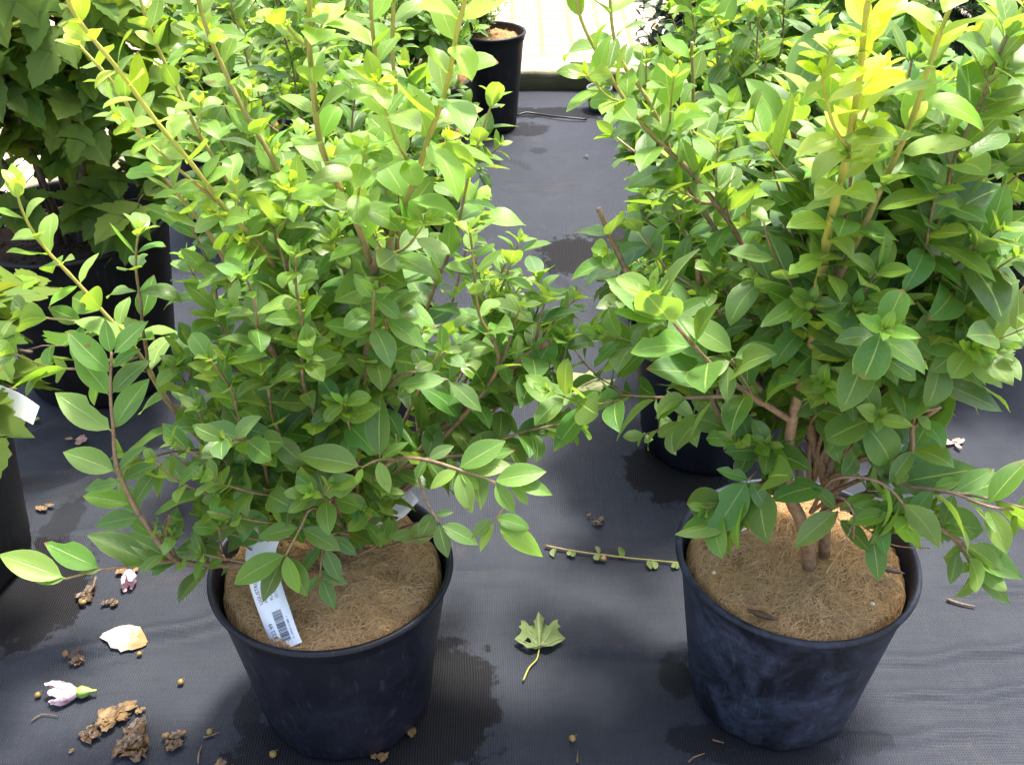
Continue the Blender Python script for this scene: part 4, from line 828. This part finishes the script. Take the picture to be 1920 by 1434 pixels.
# ------------------------------------------------------------------ lobed-leaf shrubs on the left
def lobed_leaves(mb, p, d, n, L, age, rnd, curl=.5):
    d = nrm(d); n = nrm(n-d*n.dot(d)); s = np.cross(d, n)
    # outline of the right half: (across, along)
    out = [(.02, 0), (.10, .02), (.24, .10), (.33, .20), (.30, .24), (.42, .33), (.40, .37), (.50, .52), (.40, .50), (.38, .46), (.28, .44), (.20, .44), (.23, .52), (.21, .55), (.25, .64), (.20, .68), (.19, .76), (.13, .80), (.11, .88), (.05, .93), (.0, 1.0)]
    mid = [max(0, y-.25*x) for x, y in out]; r1, r2 = rnd.random(), rnd.random()
    V = []; U = []
    for side in (-1, 1):
        for k, (x, y) in enumerate(out):
            for w_ in (0, .5, 1):
                X = x*w_*side; Yv = mid[k]*(1-w_)+y*w_; th = -curl*Yv
                z = .22*abs(X)+.03*math.sin(7*Yv+5*r1+side)*w_*.8
                c_ = p+d*L*(math.sin(curl*Yv)/max(curl, .01) if abs(curl) > .01 else Yv)-n*L*((1-math.cos(curl*Yv))/max(curl, .01) if abs(curl) > .01 else 0)
                V.append(c_+s*L*X+n*L*z); U.append((X*1.9, Yv))
    Fa = []; k = len(out)
    for sd2 in range(2):
        for i in range(k-1):
            for j in range(2):
                a = sd2*k*3+i*3+j; q = [a, a+3, a+4, a+1]; Fa.append(q[::-1] if sd2 == 1 else q)
    mb.add(V, Fa, (age, r1, r2), U)
def rose_of_sharon(name, c, seed, label, H, R, rb, stems, hang=(), leafL=.105, filt=None):
    rnd = random.Random(seed); random.seed(seed); root = thing(name, (c[0], c[1], 0), label, 'potted shrub', 'lobed-leaf shrubs in big black pots')
    z0 = make_pot(root, c, R, rb, H, 'pot_old', seed=seed, fill='soil', fill_z=H-.05)
    for st in stems:
        s = MB(); lf = MB(); pts = [np.array(q) for q in st['pts']]; cc = spline(pts, .012); m = len(cc)
        rad = np.linspace(st.get('r0', .007), .002, m); v, f = tube(cc, rad, 7); s.add(v, f, (0, rnd.random(), 0))
        tan = np.gradient(cc, axis=0); tan /= np.linalg.norm(tan, axis=1)[:, None]; az = rnd.uniform(0, 6)
        i = int(m*st.get('start', .2))
        while i < m:
            az += 2.4+rnd.gauss(0, .3); t = tan[i]; e = nrm(np.array([math.cos(az), math.sin(az), .1])); ln = rnd.uniform(.02, .10)*st.get('side', 1)
            q = cc[i]+nrm(e+t*.5)*ln; v, f = tube([cc[i], (cc[i]+q)/2+UP*.004, q], [.0014, .0011, .0009], 5); s.add(v, f, (.1, .5, 0))
            for kk in range(rnd.choice((1, 2, 2, 3))):
                dd = nrm(e+np.array([rnd.gauss(0, .5), rnd.gauss(0, .5), rnd.gauss(-.35, .35)])); pp = q-nrm(e)*ln*.35*kk
                L = leafL*rnd.uniform(.55, 1.1); nn = UP*1.0+e*.3+np.array([rnd.gauss(0, .35), rnd.gauss(-.25, .35), 0])
                lobed_leaves(lf, pp, dd, nn, L, min(1, max(0, rnd.gauss(.18, .2))), rnd, rnd.uniform(.2, .9))
            i += max(1, int(rnd.uniform(.012, .024)/.012*st.get('sp', 1)))
        so = s.build('stem', M['dark_bark'], root); lf.build('foliage', M['hibiscus'], so)
    return root
M['dark_bark'] = mat_plain('dark_bark', (.055, .036, .028), .8, .6, (.12, .085, .065), 90)
HC = (-.775, 1.71); sp_ = []
rn = random.Random(77)
for k in range(9):
    az = k*2.39; l = rn.uniform(.04, .42); b = np.array([HC[0]+.02*math.cos(az), HC[1]+.02*math.sin(az), .27]); d = np.array([math.sin(l)*math.cos(az), math.sin(l)*math.sin(az), math.cos(l)])
    h = rn.uniform(.38, .62); sp_.append(dict(pts=[b, b+d*h*.5, b+d*h*.5+nrm(d+UP*.4)*h*.5], r0=rn.uniform(.005, .009), start=.46, side=1.0, sp=.9))
for (tx, ty, tz) in ((-.60, 1.60, .40), (-.66, 1.70, .42), (-.86, 1.62, .42), (-.58, 1.78, .46)):
    b = np.array([HC[0], HC[1], .275]); e = np.array([tx, ty, tz]); sp_.append(dict(pts=[b, (b+e)/2+UP*.03, e], r0=.004, start=.6, side=.5, sp=1.2))
H1 = rose_of_sharon('potted_rose_of_sharon', HC, 51, 'tall shrub with dark lobed leaves and bare brown stems in a big black pot', .325, .17, .13, sp_)
plain_tag(H1, [P(-30, 345, 1.62), P(38, 395, 1.62), P(10, 425, 1.60), P(-40, 400, 1.60)])
G2 = (-.872, 1.19); sp_ = []
for (a, b_, yv, s0) in ((10, 600, 1.12, .35), (60, 660, 1.08, .45), (30, 730, 1.05, .4), (-60, 600, 1.05, .3)):
    b = np.array([G2[0], G2[1], .29]); e = np.array(P(a, b_, yv)); sp_.append(dict(pts=[b, (b+e)/2+UP*.06, e], r0=.004, start=s0+.15, side=.6, sp=1.6))
H2 = rose_of_sharon('potted_rose_of_sharon', G2, 57, 'big black pot cut by the left edge in the foreground, with hanging lobed leaves', .325, .17, .135, sp_, leafL=.10)
plain_tag(H2, [P(0, 722, 1.03), P(74, 762, 1.03), P(62, 796, 1.02), P(-10, 770, 1.02)])

# ------------------------------------------------------------------ dark-leaved shrub at the back, small grey pot, conifer
privet('potted_dark_shrub', (.50, 3.02), 61, 'dark-leaved shrub overhanging the timber edging at the back, right of the aisle', (.22, .40), 12, .05, .20, 8, pot=dict(R=.09, rb=.07, H=.16, mat='pot_old', dens=.2), inter=.024, rows=6, sides=5, group=None, mat='dark_leaf', age=.2)
def grey_pot():
    c = G(1122, 205); root = thing('nursery_pot', (c.x, c.y, 0), 'small empty grey pot against the timber edging right of the aisle', 'pot')
    v, f = lathe([(.001, .004), (.026, .004), (.027, 0), (.029, .004), (.034, .055), (.037, .056), (.038, .066), (.036, .068), (.034, .064), (.030, .02), (.001, .015)], 40, (c.x, c.y, 0))
    o = mesh_obj('pot_body', v, f, mat_plain('grey_pot', (.10, .11, .10), .55, .2, (.16, .17, .15), 40), root)
    v, f = lathe([(.0385, .050), (.0405, .052), (.0405, .058), (.0385, .060)], 40, (c.x, c.y, 0)); mesh_obj('collar', v, f, M['pot_old'], root)
grey_pot()
def conifer():
    c = (.93, 1.92); rnd = random.Random(9); root = thing('potted_conifer', (c[0], c[1], 0), 'dark green needle conifer at the right edge behind the privets', 'conifer')
    make_pot(root, c, .16, .12, .28, 'pot_old', seed=91, fill='soil')
    b = MB(); nd = MB(); v, f = tube([(c[0], c[1], .24), (c[0], c[1], .95)], [.012, .003], 8); b.add(v, f)
    V = []; FF = []; CC = []
    for k in range(230):
        z = .25+.66*rnd.random()**1.25; az = rnd.uniform(0, 2*PI); R_ = .34*(1-(z-.25)/.82)*rnd.uniform(.75, 1.08)
        p = np.array([c[0], c[1], z]); d = nrm(np.array([math.cos(az), math.sin(az), .35-.75*max(0, 1-(z-.25)/.2)])); e = p+d*R_+UP*.02
        v, f = tube([p, (p+e)/2-UP*.01, e], [.003, .002, .0012], 4); b.add(v, f)
        tw = [(p*(1-u)+e*u, d, .05*(1.2-u)) for u in (.25, .4, .55, .7, .82, .92, 1)]
        for (q, dd, ln) in tw:
            for sg in (-1, 1, 0):
                d2 = nrm(dd+sg*np.cross(dd, UP)*.9+np.array([0, 0, rnd.uniform(-.1, .4)])); e2 = q+d2*ln*rnd.uniform(.7, 1.3)
                yo = rnd.random()
                for u in np.linspace(0, 1, 16):
                    pp = q*(1-u)+e2*u
                    for h in range(4):
                        nd_ = nrm(d2*.8+np.array([rnd.gauss(0, .6), rnd.gauss(0, .6), rnd.gauss(.2, .5)])); L = rnd.uniform(.011, .018); s_ = nrm(np.cross(nd_, [rnd.gauss(0, 1), rnd.gauss(0, 1), 1]))*.0011
                        o_ = len(V); V += [pp-s_, pp+s_, pp+nd_*L]; FF.append([o_, o_+1, o_+2]); CC += [(u*.5*yo, yo, rnd.random())]*3
    so = b.build('trunk', M['dark_bark'], root); mesh_obj('foliage', np.array(V), FF, M['needle'], so, False, np.full((len(V), 2), .5), np.array(CC))
conifer()
LITTER[0] = 2
def cord():
    p = [G(968, 222), G(985, 219), G(1005, 219), G(1030, 224), G(1065, 228), G(1100, 228)]
    c = spline([np.array(q)+np.array([0, 0, .004+.006*math.sin(i*1.3)**2]) for i, q in enumerate(p)], .01); v, f = tube(c, [.003]*len(c), 6)
    tag(mesh_obj('drip_hose', v, f, M['cord'], loc=G(1030, 222)), 'thin black hose lying on the fabric before the timber edging', 'hose')
cord()

# ------------------------------------------------------------------ litter on the fabric
LITTER[0] = 2
def wilted(px, py, size, seed, label, mat='dry', name='wilted_flower', cat='wilted flower', group=None, n=7, flat=.21, tip=None):
    c = G(px, py); rnd = np.random.RandomState(seed); mb = MB()
    for k in range(n):
        a = rnd.uniform(0, 2*PI); cx = np.array([c.x+rnd.normal(0, size*.22), c.y+rnd.normal(0, size*.16), .004+rnd.uniform(0, size*.12)])
        L, W = size*rnd.uniform(.28, .5), size*rnd.uniform(.12, .25); V = []; nu, nv = 9, 7; q = rnd.uniform(0, 6)
        for j in range(nv):
            for i in range(nu):
                u, v = i/(nu-1)-.5, j/(nv-1)-.5; ww = W*(1-3.2*u*u)
                jg = 1+.45*mnoise.noise(Vector((u*7+k*3, v*7, seed*1.3)))*(abs(u)+abs(v)); x = u*L*1.6*jg; y = v*ww*2*jg+.25*W*mnoise.noise(Vector((u*11, k, seed))); z = (u*u*1.1+v*v*.8)*size*.22+size*.16*mnoise.noise(Vector((u*6+seed, v*6+k, q)))+size*.08*mnoise.noise(Vector((u*14, v*14+k, q)))
                V.append((cx[0]+x*math.cos(a)-y*math.sin(a), cx[1]+x*math.sin(a)+y*math.cos(a), max(.0025, cx[2]+z*flat*2)))
        Fa = [[j*nu+i, j*nu+i+1, (j+1)*nu+i+1, (j+1)*nu+i] for j in range(nv-1) for i in range(nu-1)]
        mb.add(V, Fa)
    if tip:
        mb2 = None
    r = thing(name, c, label, cat, group) if tip else None
    o = mb.build(name if not tip else 'withered_petals', M[mat], r, None if tip else c)
    if tip:
        t0, tm = tip; tm = M[tm]; q = G(*t0); sph = bmesh.new(); bmesh.ops.create_icosphere(sph, subdivisions=2, radius=size*.14)
        V = [(q.x+v.co.x*1.3, q.y+v.co.y, .004+size*.12+v.co.z*.9+.001*math.sin(v.co.x*900)) for v in sph.verts]; Fa = [[v.index for v in f.verts] for f in sph.faces]; sph.free()
        mesh_obj('calyx', V, Fa, tm, r)
        return r
    return tag(o, label, cat, group)
WG = 'wilted flower remains on the fabric'
wilted(395, 928, .044, 1, 'dark brown wilted flower clump on the fabric behind the low left branch', n=9, group=WG)
wilted(165, 1118, .030, 2, 'brown wilted flower with a dull yellow calyx, left of the faded pink bloom', n=7, group=WG, tip=((158, 1137), 'seed'))
wilted(212, 1134, .020, 22, 'dark shrivelled petal lying between the yellow calyx and the faded pink bloom', n=4, group=WG)
wilted(150, 1240, .024, 3, 'wilted flower with a tan pointed calyx, below the white petal', n=6, group=WG, tip=((126, 1236), 'dry_tan'))
wilted(213, 1352, .044, 4, 'tan and brown wilted bloom, the upper one of the bottom left heap', 'dry_tan', n=8, group=WG)
wilted(176, 1376, .034, 5, 'flattened brown petal at the left of the bottom left heap', n=5, group=WG)
wilted(238, 1398, .056, 6, 'big dark wilted bloom at the bottom of the bottom left heap', n=10, group=WG)
wilted(335, 1392, .030, 7, 'dark wilted flower with a tan calyx, right of the bottom left heap', n=7, group=WG, tip=((313, 1386), 'dry_tan'))
wilted(82, 958, .022, 8, 'small rust and tan dried flower beside the cut-off big pot', 'dry_tan', n=5, group=WG)
wilted(152, 830, .026, 9, 'cream and pinkish dried flower above the low left branch', 'petal_old', n=6, group=WG)
wilted(60, 788, .026, 10, 'pale green and cream dried flower beneath the hanging white tag', 'petal_old', n=5, group=WG, tip=((72, 790), 'calyx'))
wilted(1122, 986, .020, 11, 'brown withered flower with a tan calyx in the aisle, above the fallen twig', 'dry', n=5, group=WG, tip=((1104, 974), 'dry_tan'))
wilted(298, 892, .026, 12, 'dark olive wilted flower half hidden by low left leaves', n=6, group=WG)
wilted(767, 1378, .022, 13, 'crisp tan leaf scrap at the foot of the front left pot', 'dry_tan', 'leaf_scrap', 'leaf scrap', n=4)
wilted(712, 1424, .022, 14, 'long tan leaf scrap at the bottom edge beneath the front left pot', 'dry_tan', 'leaf_scrap', 'leaf scrap', n=3)
wilted(415, 1448, .036, 15, 'long pale tan dried leaf cut by the bottom edge, left of the front left pot', 'dry_tan', 'leaf_scrap', 'leaf scrap', n=4, flat=.15)
wilted(236, 1078, .024, 16, 'grey-brown mouldy petals tucked above the faded pink bloom', 'dry_tan', n=5, group=WG)
wilted(265, 1337, .014, 17, 'small rust-brown curled leaf scrap beside the bottom left heap', 'dry_tan', 'leaf_scrap', 'leaf scrap', n=3)
wilted(132, 1410, .010, 18, 'tiny pale yellow scrap left of the bottom left heap', 'dry_tan', 'leaf_scrap', 'leaf scrap', n=2)
wilted(1790, 838, .030, 19, 'pale faded bloom on the fabric behind the front right privet', 'petal_old', n=6, group=WG)
wilted(1100, 297, .018, 20, 'dried brown scrap in the aisle beside the right row', 'dry', 'leaf_scrap', 'leaf scrap', n=3)

def petal_sheet(c, L, W, a, cup, seed, zs=.003):
    V = []; nu, nv = 15, 11
    for j in range(nv):
        for i in range(nu):
            u, v = i/(nu-1), j/(nv-1)*2-1; ww = W*(math.sin(PI*min(1, u*.93+.05))**.7)
            x = (u-.5)*L; y = v*ww; z = zs+cup*(1-(v*v)*.9)*math.sin(PI*u)+.002*mnoise.noise(Vector((u*6+seed, v*4, 0)))+.0012*mnoise.noise(Vector((u*20+seed, v*14, 0)))*1.5
            e = 1+.09*math.sin(u*30+seed)*abs(v)**4; y *= e
            V.append((c.x+x*math.cos(a)-y*math.sin(a), c.y+x*math.sin(a)+y*math.cos(a), max(.002, z)))
    return V, [[j*nu+i, j*nu+i+1, (j+1)*nu+i+1, (j+1)*nu+i] for j in range(nv-1) for i in range(nu-1)]
def mat_white_petal():
    t = NT('browning_petal'); ob = t.obj(); x = t.n('SeparateXYZ', Vector=ob).outputs[0]; n = t.noise(ob, 70, 4, .7)
    f = t.ramp(t.math('ADD', t.math('MULTIPLY', x, 22), t.math('MULTIPLY', t.math('SUBTRACT', n, .5), 1.3)), (.02, 0.0), (.5, 1.0))
    col = t.mix(f, (.60, .55, .46), (.36, .21, .08)); pb = t.pbr(col, .6, t.bump(n, .5, .002)); return t.done(pb)
M['petal_brown'] = mat_white_petal()
v, f = petal_sheet(G(234, 1202), .066, .020, -.15, .012, 3)
tag(mesh_obj('petal', v, f, M['petal_brown'], loc=G(234, 1202)), 'large white cupped petal browning at its right end, left of the front left pot', 'petal')

def fallen_flower(px, py, ang, L, seed, label, mat, cal=True):
    c = G(px, py); root = thing('fallen_flower', c, label, 'flower', 'fallen pink flowers on the fabric'); d = np.array([math.cos(ang), math.sin(ang), 0]); s = np.array([-d[1], d[0], 0]); rnd = np.random.RandomState(seed)
    base = np.array([c.x, c.y, .010])
    for k in range(6):
        a = k*2*PI/6; mb = MB(); V = []; nu, nv = 10, 7; sp2 = rnd.uniform(.55, 1.2); ll = L*rnd.uniform(.75, 1.05)
        for j in range(nv):
            for i in range(nu):
                u, v = i/(nu-1), j/(nv-1)*2-1; rr = .004+L*.24*math.sin(u*2.2)*sp2; aa = a+v*(.85)*(.4+.6*math.sin(PI*min(1, u+.15)))
                x = -u*ll*(1-.08*v*v); n_ = .0022*mnoise.noise(Vector((u*9, v*5+k, seed))); rr += n_*1.6
                p = base+d*x+(s*math.cos(aa)+UP*math.sin(aa))*rr; p[2] = max(.0025, p[2]); V.append(p)
        Fa = [[j*nu+i, j*nu+i+1, (j+1)*nu+i+1, (j+1)*nu+i] for j in range(nv-1) for i in range(nu-1)]
        mb.add(V, Fa); mb.build('petal', M[mat], root)
    if cal:
        pr = [(0, .0), (L*.06, .006), (L*.20, .0085), (L*.36, .006), (L*.50, .002), (L*.62, .0014)]; V = []; n = 14
        for (x, r) in pr:
            for i in range(n):
                aa = 2*PI*i/n; V.append(base+d*(x-.004)+(s*math.cos(aa)+UP*math.sin(aa))*(r+.0008*math.cos(5*aa)))
        Fa = [[j*n+i, j*n+(i+1) % n, (j+1)*n+(i+1) % n, (j+1)*n+i] for j in range(len(pr)-1) for i in range(n)]+[[(len(pr)-1)*n+i for i in range(n)]]
        mesh_obj('calyx', V, Fa, M['calyx'], root)
fallen_flower(150, 1306, .12, .044, 4, 'white and pink half-closed bloom with a bright green calyx at the lower left', 'petal_pink')
fallen_flower(246, 1082, 1.75, .034, 7, 'faded pinkish-white bloom beneath the tip of the low left branch', 'petal_pink', False)

def seed_pod(px, py, r, label):
    q = G(px, py); sph = bmesh.new(); bmesh.ops.create_icosphere(sph, subdivisions=3, radius=r)
    V = [(q.x+v.co.x, q.y+v.co.y, r*.9+.001+v.co.z*.9+.06*r*math.sin(math.atan2(v.co.y, v.co.x)*5)) for v in sph.verts]; Fa = [[v.index for v in f.verts] for f in sph.faces]; sph.free()
    root = thing('seed_pod', q, label, 'seed pod', 'small round seed pods on the fabric'); mesh_obj('capsule', V, Fa, M['seed'], root)
    v, f = tube([(q.x, q.y, r*1.5), (q.x+r*.9, q.y+r*.4, r*2.1), (q.x+r*1.5, q.y+r*.5, r*2.2)], [.0006, .0005, .0003], 5); mesh_obj('stalk', v, f, M['twig'], root)
for (x, y, r, l) in ((73, 1307, .0042, 'ochre seed pod left of the white and pink bloom'), (340, 1283, .0042, 'olive seed pod alone on the fabric left of the front left pot'), (263, 1230, .0038, 'brown seed pod just below the white cupped petal'),
                     (394, 1377, .0042, 'ochre seed pod above right of the tan-calyx wilted flower'), (513, 1419, .0048, 'pointed olive seed pod at the foot of the front left pot'), (1073, 1393, .0046, 'tan seed pod at the bottom of the aisle, left of the dusty pot'),
                     (1131, 1050, .0050, 'dark reddish pod lying against the fallen leafy twig')): seed_pod(x, y, r, l)

def stick(pts, r, label, name='dead_twig', cat='twig', mat='twig', z=.003):
    p = [np.array(G(*q))+np.array([0, 0, z]) for q in pts]; c = spline(p, .006); v, f = tube(c, [r*(1-.5*i/len(c)) for i in range(len(c))], 6)
    return tag(mesh_obj(name, v, f, M[mat], loc=G(*pts[0])), label, cat)
stick([(1774, 1128), (1800, 1137), (1826, 1143)], .0024, 'short dark broken twig on the fabric right of the dusty pot')
stick([(382, 1386), (398, 1382), (412, 1376)], .0012, 'thin brown twig beside the ochre seed pod at lower left')
stick([(372, 1434), (374, 1415), (380, 1400)], .0014, 'upright-pointing thin twig at the bottom edge near the tan dried leaf')
stick([(60, 1355), (80, 1342), (110, 1345)], .0010, 'hair-thin dark twig below the white and pink bloom')
stick([(184, 1096), (178, 1115)], .0022, 'stubby brown stalk sticking from the yellow-calyx wilted flower', z=.012)
stick([(1290, 1434), (1300, 1425), (1320, 1418)], .0014, 'reddish straw by the foot of the dusty pot at the bottom edge', mat='dry_tan')
stick([(1082, 1434), (1083, 1412)], .0014, 'pale sliver below the tan seed pod in the aisle', mat='dry_tan')
stick([(1335, 1392), (1350, 1396), (1356, 1398)], .0014, 'pale straw fragment at the left foot of the dusty pot', mat='dry_tan')
stick([(25, 826), (40, 812), (58, 802)], .0010, 'thin brown stalk on the fabric under the hanging tag')

def leafy_twig():
    root = thing('fallen_twig', G(1150, 1045), 'fallen green twig with small wilted leaves lying across the aisle by the dusty pot', 'twig'); rnd = random.Random(3); random.seed(3)
    p = [np.array(G(*q))+np.array([0, 0, .004]) for q in ((1022, 1026), (1100, 1038), (1180, 1048), (1288, 1060))]; c = spline(p, .006); n = len(c)
    mb = MB(); v, f = tube(c, np.linspace(.0017, .0009, n), 6); mb.add(v, f, np.stack([np.repeat(np.linspace(.3, .8, n), 6), np.zeros(n*6), np.zeros(n*6)], 1)); so = mb.build('stem', M['stem'], root)
    L = Leaves()
    for fx in (.08, .20, .22, .38, .40, .55, .57, .75, .77, .93, .96):
        i = int(fx*(n-1)); sg = rnd.choice((-1, -1, -1, 1)); d = np.array([rnd.gauss(.1, .25), sg, .08]); ln = rnd.uniform(.010, .020)
        L.add(c[i], nrm(d), UP+np.array([rnd.gauss(0, .5), rnd.gauss(0, .3), 0]), ln, ln*.33, rnd.gauss(.3, .3), .4, rnd.gauss(0, .5), .1, rnd.uniform(.1, .5), .8)
    V, Fq, UV, col = L.mesh(6); V[:, 2] = np.maximum(V[:, 2], .0025); mesh_obj('foliage', V, Fq, M['dropped'], so, True, UV, col)
leafy_twig()

def maple(px, py, size, ang, seed, label, mat, stalk, crump, lift=.003):
    """px,py: where the stalk meets the blade"""
    c = G(px, py); rnd = random.Random(seed)
    half = [(0.0, 1.0), (.07, .86), (.13, .80), (.11, .72), (.22, .62), (.34, .76), (.44, .80), (.43, .66), (.50, .58), (.42, .46), (.46, .36), (.60, .24), (.50, .14), (.40, .06), (.30, -.02), (.18, -.05), (.06, .0)]
    out = half+[(-x*.92, y*.97) for x, y in half[::-1][:-1]]; n = len(out); V = [(0, .0, 0)]; U = [(0, .05)]; R_ = 9
    for j in range(1, R_+1):
        for (x, y) in out:
            k = j/R_; z = crump*(.5*mnoise.noise(Vector((x*k*3.5+seed, y*k*3.5, 1)))+.25*mnoise.noise(Vector((x*k*9+seed, y*k*9, 2)))+.28*k*k)
            a5 = math.atan2(x, y+.05); fold = abs(math.sin(a5*2.6)); z += crump*.18*fold*k
            V.append((x*k, y*k, z)); U.append((min(1, fold*.6), k*.9+.05))
    hole = {(3, 22), (3, 23), (4, 22), (4, 23)} if seed == 5 else set()
    Fa = [[0, 1+(i+1) % n, 1+i] for i in range(n)]
    for j in range(R_-1):
        for i in range(n):
            if (j, i) in hole: continue
            k = (i+1) % n; Fa.append([1+j*n+i, 1+j*n+k, 1+(j+1)*n+k, 1+(j+1)*n+i])
    ca, sa = math.cos(ang), math.sin(ang)
    W_ = [(c.x+size*(x*ca-y*sa), c.y+size*(x*sa+y*ca), lift+max(0, size*(z+crump*.3))) for (x, y, z) in V]
    root = thing('maple_leaf', c, label, 'leaf'); cc = np.zeros((len(V), 3)); cc[:, 0] = .2; cc[:, 1] = .5; cc[:, 2] = .6
    mesh_obj('blade', W_, Fa, M[mat], root, True, U, cc)
    vm = MB()
    for (x, y) in ((0, .96), (.40, .74), (-.37, .72), (.50, .24), (-.46, .23)):
        pts = []
        for k in (0, .25, .5, .75, 1):
            z = crump*(.5*mnoise.noise(Vector((x*k*3.5+seed, y*k*3.5, 1)))+.25*mnoise.noise(Vector((x*k*9+seed, y*k*9, 2)))+.28*k*k)
            pts.append((c.x+size*(x*k*ca-y*k*sa), c.y+size*(x*k*sa+y*k*ca), lift+max(0, size*(z+crump*.3))+.0004))
        v, f = tube(pts, [.0009, .0007, .0006, .0004, .0002], 5); vm.add(v, f, (.5, .5, .5), np.tile([[0, .5]], (len(v), 1)))
    vm.build('veins', M['pale_leaf'], root)
    if stalk:
        p = [np.array(G(*q))+np.array([0, 0, .004]) for q in stalk]; cc_ = spline(p, .004); v, f = tube(cc_, np.linspace(.0010, .0014, len(cc_)), 6)
        b = MB(); b.add(v, f, (.75, .5, 0)); b.build('stalk', M['stem'], root)
maple(1011, 1221, .062, 0.0, 5, 'olive green fallen maple leaf with a long stalk and a hole, lying in the aisle', 'dropped', [(1011, 1221), (1006, 1240), (992, 1255), (981, 1279)], .17)
maple(1068, 738, .088, -1.35, 9, 'large crumpled pale green fallen leaf between the two front privets', 'pale_leaf', None, .20)
# ------------------------------------------------------------------ bits lying on the coir of the dusty pot
LITTER[0] = 0
def on_coir(px, py, pts, r, name, label, cat, mat):
    p = [np.array(P(*q)) for q in pts]; c = spline(p, .0025); v, f = tube(c, [r*max(.15, math.sin(PI*(i+.6)/(len(c)+.2)))*(1+.25*mnoise.noise(Vector((i*.9, r*900, 0)))) for i in range(len(c))], 7)
    v = np.array(v); v[:, 2] = c[0][2]+(v[:, 2]-c[0][2])*.6
    tag(mesh_obj(name, v, f, M[mat], loc=p[0]), label, cat)
on_coir(0, 0, [(1400, 1142, .865), (1425, 1152, .86), (1458, 1166, .853)], .0050, 'bark_chip_or_gap', 'dark bark chip at the front edge of the coir in the dusty pot', 'bark', 'dry')
on_coir(0, 0, [(1632, 1130, .878), (1640, 1135, .876)], .0030, 'pale_seed', 'pale round seed on the right of the coir in the dusty pot', 'seed', 'petal')
on_coir(0, 0, [(1335, 1072, .905), (1342, 1074, .904)], .0028, 'pale_seed', 'pale round seed at the left rim of the coir in the dusty pot', 'seed', 'petal')
on_coir(0, 0, [(1640, 1062, .925), (1665, 1068, .922), (1695, 1078, .918)], .0045, 'bark_chip_or_gap', 'long dark strip standing for the shaded gap by the right rim of the dusty pot', 'bark', 'dry')  # dark strip laid in for the shade of the gap in the coir
